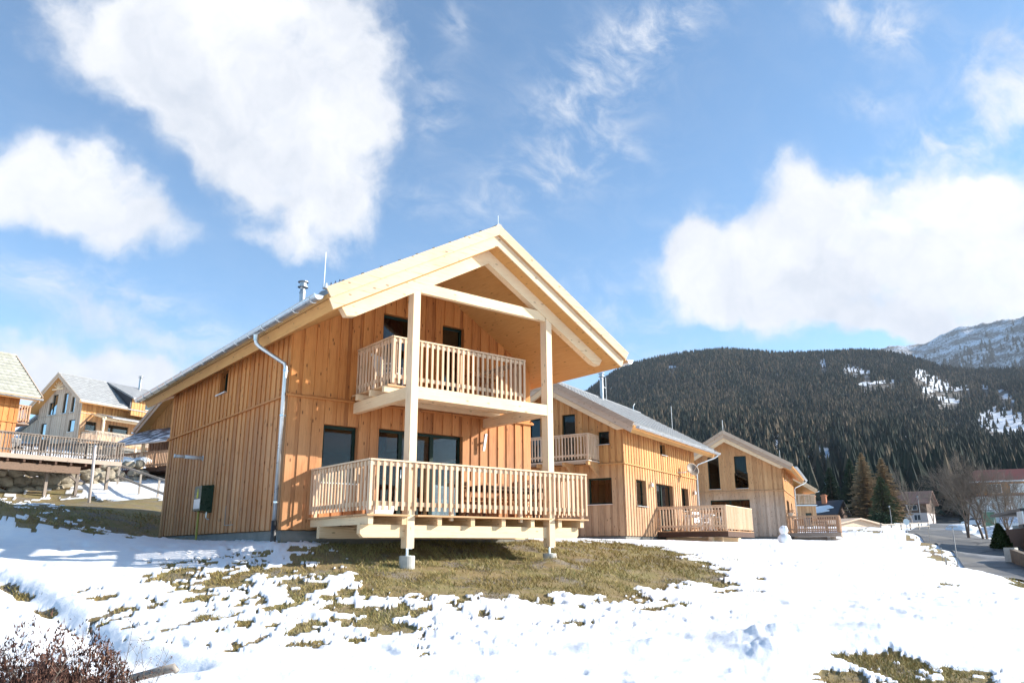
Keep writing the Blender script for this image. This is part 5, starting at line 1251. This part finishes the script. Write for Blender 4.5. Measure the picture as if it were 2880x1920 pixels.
conifer('spruce_tree', 'dark spruce above the orange brick chimneys, left of two', at(139.5, 64.8, -.3), 11.8, 3.6, 'needle', 4, dens=1.3)
conifer('spruce_tree', 'dark spruce above the orange brick chimneys, right of two', at(144.5, 63.2, -.3), 12.8, 3.8, 'needle', 5, dens=1.3)
conifer('spruce_tree', 'tall dark spruce just right of the light brown larches', at(151, 66.5, -.3), 15, 4.0, 'needle', 6, dens=1.4)
conifer('spruce_tree', 'dark green spruce behind the pale birch', at(166, 70.5, -.3), 14.5, 4.2, 'needle', 7, dens=1.4)
conifer('spruce_tree', 'broad olive green conifer above the brown roofed guesthouse', at(208, 93, -.3), 15, 4.5, 'olive', 8, dens=1.4)
conifer('spruce_tree', 'dark spruce between the brown roofed guesthouse and the hotel', at(212, 67, -.3), 13, 4.0, 'needle', 9, dens=1.3)
conifer('spruce_tree', 'low dark spruce on the left rim of the valley houses, by the third chalet', at(118, 62, -.3), 8, 2.4, 'needle', 10, dens=1.0)
conifer('spruce_tree', 'slim dark spruce filling the gap between the dark roofed house and the larches', at(150, 61.5, -.3), 10.5, 3.0, 'needle', 11, dens=1.2)
conifer('larch_tree', 'pale brown bare larch behind the left end of the brown roofed guesthouse', at(172, 74, -.3), 13.5, 4.4, 'larchn', 12, dens=1.3, droop=.1)
conifer('spruce_tree', 'olive conifer overlapping the right flank of the leafless larch pair', at(147, 57.0, -.3), 9.0, 3.0, 'olive', 13, dens=1.2)
conifer('spruce_tree', 'dark spruce rising directly behind the guesthouse chimney', at(214, 89, -.3), 15.5, 4.4, 'needle', 14, dens=1.3)
conifer('spruce_tree', 'dark spruce standing behind the leafless tree cluster beside the hotel', at(208, 58, -.3), 13.0, 4.2, 'needle', 15, dens=1.2)
bare_tree('birch_tree', 'slender pale birch leaning beside the larches', at(147.5, 53.5), 11.0, 21, .45, 'birchbark', 4, twm='twig')
bare_tree('bare_tree', 'leafless tree in front of the brown roofed guesthouse', at(158, 54.5), 7.0, 22, .6, 'bark', 4)
bare_tree('bare_tree', 'leafless brown tree behind the ridge of the brown roofed guesthouse', at(206, 88), 13.5, 23, .6, 'bark', 4)
bare_tree('bare_tree', 'large leafless tree right of the road, left trunk of the cluster', at(60.0, 9.9), 5.9, 31, .62, levels=5, r0=.10, stems=2)
bare_tree('bare_tree', 'large leafless tree right of the road, middle trunk of the cluster', at(59.4, 8.4), 6.3, 32, .62, levels=5, r0=.11, stems=2)
bare_tree('bare_tree', 'leafless tree right of the road, right trunk of the cluster', at(62.5, 7.9), 5.2, 33, .62, levels=5, r0=.09, stems=2)
bare_tree('bare_tree', 'small leafless tree before the hotel front', at(86, 15.2), 6.0, 34, .62, levels=4, r0=.09, stems=2)
bare_tree('bare_tree', 'thin leafless tree beside the green notice panel', at(92, 20.5), 5.2, 35, .55, levels=4, r0=.07)

# ================================================================ valley buildings
def simple_house(name, label, loc, rz, W, L, he, zr_, eo, walls, roofm, cat='house', rt=.22, base=-3, upper=None, split=None, wins=(), wt=.0):
    """gable in the y=0 plane facing -y; ridge along y"""
    t = thing(name, label, cat, loc, rz)
    mb = MB(); mb.prism([(0, 0, base), (W, 0, base), (W, 0, split or he), (W/2, 0, (split or zr_-.15)) if not split else (W/2, 0, split), (0, 0, split or he)], (0, L, 0)); mb.build('wall', walls, t)
    if split:
        mb = MB(); mb.prism([(-.04, -.04, split), (W+.04, -.04, split), (W+.04, -.04, he), (W/2, -.04, zr_-.15), (-.04, -.04, he)], (0, L+.08, 0)); mb.build('upper_wall', upper, t)
    sl = (zr_-he)/(W/2)
    mb = MB(); mb.prism([(-eo, -eo, he-eo*sl), (W/2, -eo, zr_), (W+eo, -eo, he-eo*sl), (W+eo, -eo, he-eo*sl+rt), (W/2, -eo, zr_+rt), (-eo, -eo, he-eo*sl+rt)], (0, L+2*eo, 0)); mb.build('roof', roofm, t)
    for (face, a, z, w_, h_) in wins:
        fr = MB(); pn = MB()
        def bx(m_, a0, a1, d0, d1, z0, z1):
            if face == 'f': m_.box(a0, a1, -d1, -d0, z0, z1)
            elif face == 'l': m_.box(-d1, -d0, a0, a1, z0, z1)
            else: m_.box(W+d0, W+d1, a0, a1, z0, z1)
        bx(fr, a, a+w_, .0, .07, z, z+.07); bx(fr, a, a+w_, .0, .07, z+h_-.07, z+h_); bx(fr, a, a+.07, 0, .07, z+.07, z+h_-.07); bx(fr, a+w_-.07, a+w_, 0, .07, z+.07, z+h_-.07); bx(fr, a+w_/2-.04, a+w_/2+.04, 0, .07, z+.07, z+h_-.07)
        f_ = fr.build('window', M['white'] if name != 'timber_house' else M['frame'], t); bx(pn, a+.06, a+w_-.06, .045, .055, z+.06, z+h_-.06); pn.build('pane', M['paneglass'], f_)
    return t
M['paneglass'] = plain('dark_window_glass', (.05, .06, .07), .08, 0, .1)
z_ = gz(131, 58)
t = simple_house('timber_house', 'low dark slate roofed house with two brick chimneys and a snow patch', (129.7, 59.2, 3.3), R(14), 8.5, 14, 2.3, 4.6, .6, M['darkbrown'], M['darkroof'], base=-2)
mb = MB(); 
for y in (2.2, 4.3):
    mb = MB(); mb.box(3.0, 3.8, y, y+.8, 3.4, 5.6); mb.box(2.88, 3.92, y-.12, y+.92, 5.6, 5.75); mb.box(3.1, 3.7, y+.1, y+.7, 5.75, 5.9); mb.build('chimney', M['brick'], t)
mb = MB(); n = 18
pts = []
for k in range(n):
    a = 2*math.pi*k/n; r1 = 1+.35*math.sin(3*a+1)+.15*math.sin(7*a); yy = 3.6+3.0*math.cos(a)*r1; xx = 1.0+1.0*math.sin(a)*r1
    pts.append((xx, yy, 4.6+.23-abs(xx-4.25)*(2.3/4.25)))
mb.prism(pts, (0, 0, .14)); mb.build('snow_patch', M['snow'], t)
# guesthouse
Gw = [('l', 1.5, .7, 1.5, 1.4), ('l', 5.0, .7, 1.1, 1.4), ('l', 8.4, .7, 1.1, 1.4), ('l', 2.0, 3.2, 2.2, 1.2), ('f', 5.0, .7, 1.2, 1.4)]
tg = simple_house('guesthouse', 'guesthouse with brown roof, dark timber upper floor and pale ground floor', (191.0, 69.4, 5.0), R(14.4), 11.0, 11.0, 5.0, 7.8, 1.0, M['render'], M['brownroof'], base=-2, split=2.5, upper=M['housebrown'], wins=Gw)
mb = MB(); mb.box(4.8, 5.6, 7, 7.8, 7.6, 8.9); mb.build('chimney', M['darkbrown'], tg)
# hotel
t = thing('hotel', 'large hotel at the right edge with dark red roof and ochre top floor', 'hotel', (176.5, 52.8, 3.6), R(-61))
mb = MB(); mb.box(0, 26, 0, 12, -3, 6.3); mb.build('wall', M['render_grey'], t)
mb = MB(); mb.rnd(); mb.box(1.2, 26, -.06, 12, 6.32, 9.4); mb.build('top_floor', M['ocre'], t)
mb = MB(); mb.box(-.3, 26.3, -.5, 12, 6.28, 6.55); mb.build('balcony_slab', M['redroof'], t)
mb = MB(); mb.hexa([(-.8, -1.5, 9.2), (27, -1.5, 9.2), (27, 13, 9.2), (-.8, 13, 9.2), (1.5, 4, 12.2), (24, 4, 12.2), (24, 8, 12.2), (1.5, 8, 12.2)]); rf = mb.build('roof', M['redroof'], t)
mb = MB(); mb.box(-.85, 27.05, -1.56, -1.5, 9.15, 9.45); mb.build('eave_gutter', M['white'], rf)
for k in range(5):
    fr = MB(); x = 2.6+k*4.2
    for i in range(4): fr.box(x+i*.85, x+i*.85+.10, -.16, -.07, 7.0, 8.7)
    fr.box(x, x+2.65, -.16, -.07, 6.9, 7.0); fr.box(x, x+2.65, -.16, -.07, 8.7, 8.8)
    f_ = fr.build('window', M['white'], t); p_ = MB(); p_.box(x+.05, x+2.6, -.12, -.10, 6.98, 8.72); p_.build('pane', M['lace'] if k % 2 else M['paneglass'], f_)
for zz in (3.4, .5):
    for k in range(6):
        x = 1.4+k*4.0; fr = MB()
        fr.box(x, x+.08, -.1, -.001, zz, zz+1.9); fr.box(x+1.6, x+1.68, -.1, -.001, zz, zz+1.9); fr.box(x+.8, x+.88, -.1, -.001, zz, zz+1.9); fr.box(x, x+1.68, -.1, -.001, zz-.08, zz-.001); fr.box(x, x+1.68, -.1, -.001, zz+1.901, zz+1.98)
        f_ = fr.build('window', M['frame'], t); p_ = MB(); p_.box(x+.06, x+1.62, -.06, -.05, zz, zz+1.9); p_.build('pane', M['lace'], f_)
# shed
t = thing('shed', 'long low pale timber shed with shallow gable roof', 'shed', (80.0, 31.8, .6), R(-5))
mb = MB()
for k in range(9): mb.rnd(); mb.box(0, 4.4, 0, 9, -.3+k*.18, -.3+k*.18+.16)
mb.build('wall', M['grey_wood_x'] if 0 else M['bargegrey'], t)
mb = MB(); mb.rnd(); mb.box(4.4, 8.9, .05, 9, -.3, 1.3); mb.build('wall', M['bargegrey'], t)
mb = MB(); mb.rnd(.3); mb.prism([(-.3, -.5, 1.45), (4.3, -.5, 2.15), (9.4, -.5, 1.42), (9.4, -.5, 1.58), (4.3, -.5, 2.3), (-.3, -.5, 1.6)], (0, 9.8, 0)); mb.prism([(0, -.02, 1.3), (8.9, -.02, 1.3), (8.9, -.02, 1.45), (4.3, -.02, 2.14), (0, -.02, 1.45)], (0, .1, 0)); mb.build('roof', M['bargegrey'], t)

# ================================================================ street furniture and small things
t = thing('snowman', 'two ball snowman standing in the snow before the third chalet', 'snowman', at(20.9, 1.35, .04))
def lumpy(mb, c, r_, seed, sq=1., n=18):
    rs_ = random.Random(seed); i = len(mb.v); ph = [rs_.uniform(0, 6) for _ in range(6)]
    for a in range(n+1):
        th = math.pi*a/n
        for j in range(n*2):
            p = math.pi*j/n; rr = r_*(1+.05*math.sin(3*p+ph[0])*math.sin(2*th)+.04*math.sin(5*th+ph[1]+p)+.025*math.sin(9*p+ph[2])*math.sin(th)+rs_.uniform(-.012, .012))
            mb.v.append((c[0]+rr*math.sin(th)*math.cos(p), c[1]+rr*math.sin(th)*math.sin(p), c[2]+rr*math.cos(th)*sq))
    for a in range(n):
        for j in range(n*2):
            mb.f.append((i+a*n*2+j, i+(a+1)*n*2+j, i+(a+1)*n*2+(j+1) % (n*2), i+a*n*2+(j+1) % (n*2))); mb.r.append(.5)
mb = MB(); lumpy(mb, (0, 0, .19), .25, 1, .92); mb.build('body', M['snow'], t, smooth=True)
mb = MB(); lumpy(mb, (-.01, 0, .54), .165, 2, 1.05); mb.build('head', M['snow'], t, smooth=True)
t = thing('flagpole', 'bare pale pole standing in front of the raised terrace', 'pole', at(.48, 22.9, -.3))
mb = MB(); mb.tube([(0, 0, 0), (-.02, -.02, 1.6), (-.07, -.05, 2.85)], [.065, .06, .055], 10); mb.build('pole', plain('pale_pinkish_pole', (.50, .43, .40), .6), t, smooth=True)
mb = MB(); mb.lathe([(.0, .09), (.04, .07), (.062, 0), (.0, -.01)], (-.07, -.05, 2.85), 10); mb.build('cap', M['zinc'], t)
# boulders of the rock wall: one dry wall
t = thing('rock_wall', 'retaining wall of rough tan boulders in the shade beneath the raised terrace', 'rock wall', (0, 0, 0))
rs_ = random.Random(4); line = [(-7, 28.2), (-3.6, 29.9), (-.4, 30.8), (2.8, 32.2), (5.2, 32.9)]
mb = MB(); 
def boulder(c, r_, sd_):
    q = random.Random(sd_); i = len(mb.v); n = 7; nv_ = []
    pl_ = [(Vector([q.uniform(-1, 1) for _ in range(3)]).normalized(), q.uniform(.62, .95)) for _ in range(12)]; sx, sy, sz = q.uniform(1, 1.5), q.uniform(.8, 1), q.uniform(.7, .95)
    for a in range(n+1):
        th = math.pi*a/n
        for j in range(14):
            p = 2*math.pi*j/14; d = Vector((math.sin(th)*math.cos(p), math.sin(th)*math.sin(p), math.cos(th))); rr = 1.0
            for nn, dd_ in pl_:
                k = d.dot(nn)
                if k > 1e-3: rr = min(rr, dd_/k)
            mb.v.append((c[0]+d.x*rr*r_*sx, c[1]+d.y*rr*r_*sy, c[2]+d.z*rr*r_*sz))
    for a in range(n):
        for j in range(14): mb.f.append((i+a*14+j, i+(a+1)*14+j, i+(a+1)*14+(j+1) % 14, i+a*14+(j+1) % 14)); mb.r.append(.5)
k = 0
for a, c in zip(line[:-1], line[1:]):
    L = math.hypot(c[0]-a[0], c[1]-a[1]); n = int(L/.62)
    for lv in range(3):
        for i in range(n):
            s = (i+.5*(lv % 2)+rs_.uniform(-.15, .15))/n; x = a[0]+(c[0]-a[0])*s; y = a[1]+(c[1]-a[1])*s+lv*.18; k += 1
            boulder((x, y, gz(x, y-.8)+.12+lv*.46), rs_.uniform(.32, .46), 100+k)
mb.build('boulders', M['stone'], t, smooth=False)
mb = MB()
for a, c in zip(line[:-1], line[1:]):
    n = 10
    for i in range(n):
        s = i/n; x = a[0]+(c[0]-a[0])*s; y = a[1]+(c[1]-a[1])*s+.75; lumpy(mb, (x, y, gz(x, y-1.6)+1.30+rs_.uniform(-.1, .1)), rs_.uniform(.4, .62), 300+i, .45, 8)
mb.build('snow_cap', M['snow'], t, smooth=True)

M['lamp_grey'] = plain('grey_lamp_paint', (.16, .17, .18), .5)
def lamp(label, loc, H, kind=0, group=None):
    t = thing('street_lamp', label, 'street lamp', loc, R(20), group)
    pr0 = .022 if H < 1.3 else .05; mb = MB(); mb.tube([(0, 0, -.8), (0, 0, H)], [pr0, pr0*.8], 8); mb.build('pole', M['lamp_grey'], t, smooth=True)
    mb = MB()
    if kind == 0:
        mb.tube([(0, 0, H), (-.13, 0, H+.26)], .014, 6); mb.tube([(0, 0, H), (.13, 0, H+.26)], .014, 6); mb.lathe([(.0, .30), (.20, .27), (.20, .25), (.0, .24)], (0, 0, H), 14)
    else:
        mb.tube([(0, 0, H), (0, 0, H+.2), (-.5, 0, H+.38)], .03, 6); mb.hexa([(-.95, -.12, H+.32), (-.4, -.12, H+.30), (-.4, .12, H+.30), (-.95, .12, H+.32), (-.9, -.08, H+.45), (-.4, -.08, H+.46), (-.4, .08, H+.46), (-.9, .08, H+.45)])
    mb.build('lamp_head', M['lamp_grey'], t); return t
lamp('nearest small lamp with a V shaped head on the left road verge', (24.95, -3.2, -1.15), 1.18, 0)
lamp('tall grey road lamp in front of the guesthouse', at(99.8, 30.9), 3.6, 1)
lamp('short lamp by the bushes left of the guesthouse', at(96.5, 33.2), 2.2, 1)
lamp('lamp with a flat head right of the leafless trees', at(84.4, 16.7), 1.5, 0)
for i, (x, y, h_, lb) in enumerate(((29.3, -.85, .75, 'middle thin snow pole on the left road verge'), (34.2, 1.7, .9, 'farthest thin snow pole on the left road verge'), (21.95, -4.05, .32, 'short thick marker stub in the snow before the road'))):
    t = thing('snow_pole', lb, 'marker pole', at(x, y, 0), 0); mb = MB(); mb.tube([(0, 0, -.3), (.01, 0, h_)], .018 if i < 2 else .035, 6); mb.build('stake', M['grey_wood'], t)
    mb = MB(); mb.tube([(.01, 0, h_), (.01, 0, h_+.02)], .02 if i < 2 else .038, 6); mb.build('cap', M['silver'], t)
t = thing('road_sign', 'small round grey sign on a post at the bend of the road', 'road sign', at(52.0, 10.9, 0), R(-40))
mb = MB(); mb.tube([(0, 0, -.5), (0, 0, .95)], .03, 6); mb.build('post', M['zinc'], t)
mb = MB(); mb.tube([(0, -.03, .80), (0, -.06, .80)], .22, 20); mb.build('sign_plate', M['silver'], t)
t = thing('low_fence', 'low grey rail fence along the far road edge', 'fence', (0, 0, 0))
fp = [(76, 24.5), (80, 25.3), (84, 26.1), (88, 26.9), (92, 27.7), (96, 28.3)]
for zz in (.35, .75):
    mb = MB(); mb.rnd()
    for a, c in zip(fp[:-1], fp[1:]): mb.beam((*a, gz(*a)+zz), (*c, gz(*c)+zz), .06, .12)
    mb.build('rail', M['grey_wood'], t)
for a in fp: mb = MB(); mb.rnd(); mb.box(a[0]-.07, a[0]+.07, a[1]+.05, a[1]+.17, gz(*a)-.3, gz(*a)+.9); mb.build('post', M['grey_wood'], t)
def shrubby(name, label, loc, rx_, ry_, h_, mat, n, seed, cat='bush', cone=False, ls=.09):
    t = thing(name, label, cat, loc, 0); q = random.Random(seed); mb = MB()
    for _ in range(n):
        a = q.random()*6.283; f = q.random(); el = q.random()
        if cone: rr = (1-el)**.75*(.75+.3*q.random()); p = Vector((rx_*rr*math.cos(a), ry_*rr*math.sin(a), h_*el))
        else:
            th = math.acos(el); rr = .72+.3*q.random(); rr *= 1+.12*math.sin(3*a+seed)+.08*math.sin(7*a+4*th); p = Vector((rx_*math.sin(th)*math.cos(a)*rr, ry_*math.sin(th)*math.sin(a)*rr, h_*math.cos(th)*rr))
        mb.rnd(); v1 = Vector([q.uniform(-ls, ls) for _ in range(3)]); v2 = Vector([q.uniform(-ls, ls) for _ in range(3)]); mb.face([p, p+v1, p+v2])
    mb.build('foliage', M[mat], t)
    mb = MB(); mb.tube([(0, 0, -.4), (0, 0, h_*.7)], [.06, .02], 6); mb.build('trunk', M['bark'], t); return t
shrubby('conical_hedge', 'dark green cone shaped conifer beside the road at the right edge', at(41.6, 1.15, -.1), .55, .55, 1.35, 'hedge', 5200, 5, cone=True, ls=.11)
shrubby('round_bush', 'dark round evergreen bush right of the shed', at(105.6, 39.1), 1.7, 1.7, 1.6, 'needle', 2600, 6, ls=.25)
shrubby('hedge', 'long dark green hedge along the front of the guesthouse', at(184.5, 67.5, .3), 4.0, 1.0, .9, 'hedge', 5200, 7, cat='hedge', ls=.35)
# garden wall and kiosk at the right edge
t = thing('garden_wall', 'brown stone garden wall along the right side of the road', 'wall', (0, 0, 0))
gp = [(33.1, -2.25), (31.2, -3.5), (29.0, -4.9), (26.5, -6.6)]
for (a, c) in zip(gp[:-1], gp[1:]):
    mb = MB(); mb.rnd(); mb.beam((*a, gz(*a)+.12), (*c, gz(*c)+.12), .22, .9); mb.build('wall_section', plain('brown_garden_wall', (.16, .12, .085), .9, 0, .35, 3), t)
mb = MB(); mb.box(32.9, 33.3, -2.45, -2.0, gz(33.1, -2.25)-.4, gz(33.1, -2.25)+.62); mb.build('pillar', M['concrete'], t)
t = thing('dark_chalet', 'corner of a dark brown house with white slatted balcony at the right edge', 'house', (39.4, -1.0, -.6), R(-62))
mb = MB(); mb.box(0, 8, .6, 9, -1, 1.1); mb.build('wall', M['darkbrown'], t)
mb = MB(); mb.box(-.3, 8, -.5, .6, 1.10, 1.25); mb.box(-.3, 8, -.5, 9, 1.9, 2.05); mb.build('balcony_slab', M['black'], t)
mb = MB()
for k in range(40): mb.box(-.25+k*.17, -.17+k*.17, -.5, -.45, 1.26, 1.9)
for k in range(6): mb.box(-.3, -.25, -.4+k*.17, -.32+k*.17, 1.26, 1.9)
mb.build('balcony_slats', M['white'], t)
mb = MB(); mb.box(-.2, -.05, -.42, -.28, -1, 1.09); mb.build('post', M['white'], t)
t = thing('yellow_crate', 'yellow container with a white panel beside the conical hedge', 'container', at(43.6, 1.15, .1), R(-62))
mb = MB(); mb.hexa([(0, 0, .15), (1.6, 0, .15), (1.6, .8, .15), (0, .8, .15), (-.05, -.05, .62), (1.65, -.05, .62), (1.65, .85, .62), (-.05, .85, .62)]); mb.build('container_body', plain('yellow_orange_paint', (.62, .34, .02), .5), t)
mb = MB(); mb.box(0, 1.6, -.03, .0, .66, 1.08); mb.build('panel', M['white'], t)
# parked cars
def car(name, label, loc, rz, paint, seed=0, snow_=False):
    t = thing(name, label, 'car', loc, rz, 'parked cars')
    pf = [(-2.1, .35), (2.1, .35), (2.15, .62), (2.0, .82), (1.15, .93), (.55, 1.36), (-.9, 1.42), (-1.75, 1.02), (-2.1, .92)]
    mb = MB(); W2 = .82; n = len(pf); i0 = 0
    lay = [(-W2, .97), (-W2-.03, 1.0), (W2+.03, 1.0), (W2, .97)]
    ins = lambda z: .16*max(0, z-.92)/.5
    rows = []
    for sgn in (-1, 1):
        rows.append([(x, sgn*(W2-ins(z)*1.0), z) for x, z in pf])
    mb.v = rows[0]+rows[1]
    mb.f = [tuple(range(n)), tuple(range(2*n-1, n-1, -1))]+[(k, n+k, n+(k+1) % n, (k+1) % n) for k in range(n)]; mb.r = [.5]*len(mb.f)
    body = mb.build('body', M[paint], t)
    bv = body.modifiers.new('bevel', 'BEVEL'); bv.width = .06; bv.segments = 2
    g = MB()
    for sgn in (-1, 1):
        y = sgn*(W2+.004); g.prism([(-1.5, y-sgn*.02, 1.0), (.95, y-sgn*.02, .97), (.5, y-sgn*.13, 1.30), (-.85, y-sgn*.14, 1.34)], (0, sgn*.008, 0))
    g.hexa([(1.12, -.62, .95), (1.12, .62, .95), (1.10, .62, .96), (1.10, -.62, .96), (.60, -.56, 1.35), (.60, .56, 1.35), (.58, .56, 1.36), (.58, -.56, 1.36)])
    g.build('windows', M['paneglass'], t)
    for x in (-1.3, 1.35):
        for sgn in (-1, 1):
            w_ = MB(); w_.tube([(x, sgn*.68, .33), (x, sgn*.88, .33)], .33, 18); wh = w_.build('wheel', M['rubber'], t)
            w_ = MB(); w_.tube([(x, sgn*.87, .33), (x, sgn*.892, .33)], .19, 12); w_.build('rim', M['silver'], wh)
    for sgn in (-1, 1): l_ = MB(); l_.box(2.06, 2.13, sgn*.62-.14, sgn*.62+.14, .62, .76); l_.build('headlight', M['plastic'], t)
    return t
car('parked_car', 'silver parked car behind the conical hedge at the right edge', at(76.0, 12.4, .05), R(20), 'carblue')
car('parked_car', 'red parked car farther back beside the silver one', at(80.5, 12.4, .05), R(25), 'carred')
car('parked_car', 'white parked car by the snow at the far end of the road', at(112, 28.6, .05), R(70), 'carwhite')
t = thing('notice_panel', 'green framed notice panel on posts near the hotel', 'sign', at(94.8, 20.9), R(-55))
mb = MB(); mb.box(-.6, .6, -.03, .03, .5, 2.3); mb.build('panel', plain('dull_green_board', (.06, .14, .09), .6, 0, .3, 2), t)
for sx in (-.65, .62): mb = MB(); mb.box(sx, sx+.06, -.04, .04, -.3, 2.4); mb.build('post', M['grey_wood'], t)
t = thing('picket_gate', 'small brown wooden fence between the leafless trees and the conical hedge', 'fence', (0, 0, 0))
for k in range(5):
    a = (52+k*1.6, 3.6+k*.9); mb = MB(); mb.rnd(); mb.box(a[0]-.06, a[0]+.06, a[1]-.06, a[1]+.06, gz(*a)-.2, gz(*a)+.85); mb.build('post', M['darkbrown'], t)
for zz in (.3, .65):
    mb = MB(); a, c = (52, 3.6), (58.4, 7.2); mb.beam((*a, gz(*a)+zz), (*c, gz(*c)+zz), .05, .12); mb.build('rail', M['darkbrown'], t)
# snow heaps beside the yard
for i, (x, y, r_) in enumerate(((66, 9.5, 1.3), (70, 10.2, 1.6), (88, 17.6, 2.2), (97, 25, 1.8))):
    mb = MB(); lumpy(mb, (0, 0, 0), r_, 500+i, .42, 14); o = mb.build('snow_heap', M['snow'], None, smooth=True); o.location = at(x, y)
    tag(o, ['ploughed snow heap nearest the leafless tree cluster', 'ploughed snow heap behind the leafless tree cluster', 'large snow heap by the silver and red cars', 'snow heap at the far road bend'][i], 'snow heap', 'ploughed snow heaps')

# ---------------------------------------------------------------- foreground shrub and timber
t = thing('dry_shrub', 'dense reddish brown dry shrub with thin seed stalks in the lower left corner', 'shrub', (-5.62, -10.48, 0))
q = random.Random(12); mb = MB(); gzz = gz(-5.6, -10.5)
def prof_h(x): return .0
for _ in range(52000):
    a = q.random()*6.283; el = q.random()**.7; th = math.acos(1-el); rr = (.55+.47*q.random()**.22)*(1+.13*math.sin(3*a+.6)+.10*math.sin(8*a+5*th))
    p = Vector((.55*math.sin(th)*math.cos(a)*rr, .5*math.sin(th)*math.sin(a)*rr, gzz+.02+(-1.00-gzz)*math.cos(th)*rr))
    ls = .022; v1 = Vector((q.uniform(-1, 1)*.012, q.uniform(-1, 1)*.012, q.uniform(-.3, 1)*.038)); v2 = Vector([q.uniform(-ls, ls)*.7 for _ in range(3)])
    mb.rnd(min(1, max(0, .38+q.gauss(0, .22)))); mb.face([p, p+v1, p+v2])
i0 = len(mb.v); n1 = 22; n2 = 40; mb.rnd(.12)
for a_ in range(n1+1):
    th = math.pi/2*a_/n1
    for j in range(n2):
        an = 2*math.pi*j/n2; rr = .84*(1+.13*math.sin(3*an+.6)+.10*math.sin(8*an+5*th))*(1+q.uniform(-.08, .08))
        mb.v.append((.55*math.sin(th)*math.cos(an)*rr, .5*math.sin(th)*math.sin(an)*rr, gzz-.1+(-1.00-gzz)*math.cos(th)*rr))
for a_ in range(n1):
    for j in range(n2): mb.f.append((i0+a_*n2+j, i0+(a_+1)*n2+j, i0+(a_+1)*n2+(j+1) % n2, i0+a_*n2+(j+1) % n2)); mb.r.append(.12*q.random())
mb.build('foliage', M['heather'], t)
mb = MB(); hd = MB()
for k in range(85):
    a = q.random()*6.283; r_ = .5*q.random()**.6; x, y = r_*math.cos(a)*1.2, r_*math.sin(a)
    H = q.uniform(.2, .62)*(1.15 if k % 9 == 0 else .8); dx, dy = q.uniform(-.30, .42)*H, q.uniform(-.3, .3)*H; z0 = gzz+.42
    pts = [Vector((x, y, z0)), Vector((x+dx*.4, y+dy*.4, z0+H*.55)), Vector((x+dx, y+dy, z0+H))]
    mb.tube(pts, [.0022, .0016, .001], 4, cap=False)
    for j in range(5):
        s = q.uniform(.45, 1); p = pts[0].lerp(pts[2], s) if s < .5 else pts[1].lerp(pts[2], (s-.55)/.45 if s > .55 else 0); e = p+Vector((q.uniform(-.07, .07), q.uniform(-.07, .07), q.uniform(.0, .08)))
        mb.tube([p, e], [.0012, .0008], 3, cap=False)
        for _ in range(4):
            c = e+Vector([q.uniform(-.013, .013) for _ in range(3)]); hd.rnd(.25+.5*q.random()); hd.face([c, c+Vector([q.uniform(-.010, .010) for _ in range(3)]), c+Vector([q.uniform(-.010, .010) for _ in range(3)])])
mb.build('stalks', M['twig'], t); hd.build('seed_heads', M['heather'], t)
t = thing('timber_rail', 'short weathered grey timber rail on a stub post in the snow, bottom left', 'timber rail', (0, 0, 0))
mb = MB(); mb.rnd(); mb.tube([(-5.05, -9.97, -1.258), (-4.93, -10.07, -1.222), (-4.83, -10.16, -1.19), (-4.81, -10.18, -1.215)], [.026, .030, .030, .018], 10); mb.build('rail', M['grey_wood'], t, smooth=True)
mb = MB(); mb.rnd(); mb.tube([(-5.02, -10.02, -2.1), (-5.02, -10.02, -1.29)], .032, 10); mb.build('post', M['grey_wood'], t, smooth=True)

# ---------------------------------------------------------------- the air of the valley
mb = MB(); mb.box(-400, 5200, -1500, 4200, -60, 1060); hz = mb.build('haze', None); hz['kind'] = 'stuff'
mt, b = newmat('valley_haze')
pv = b.n('ShaderNodeVolumePrincipled', {'Color': (.78, .86, 1.0, 1), 'Density': HAZE, 'Anisotropy': 0.0})
o_ = b.n('ShaderNodeOutputMaterial'); b.nt.links.new(pv.outputs[0], o_.inputs['Volume']); hz.data.materials.append(mt)
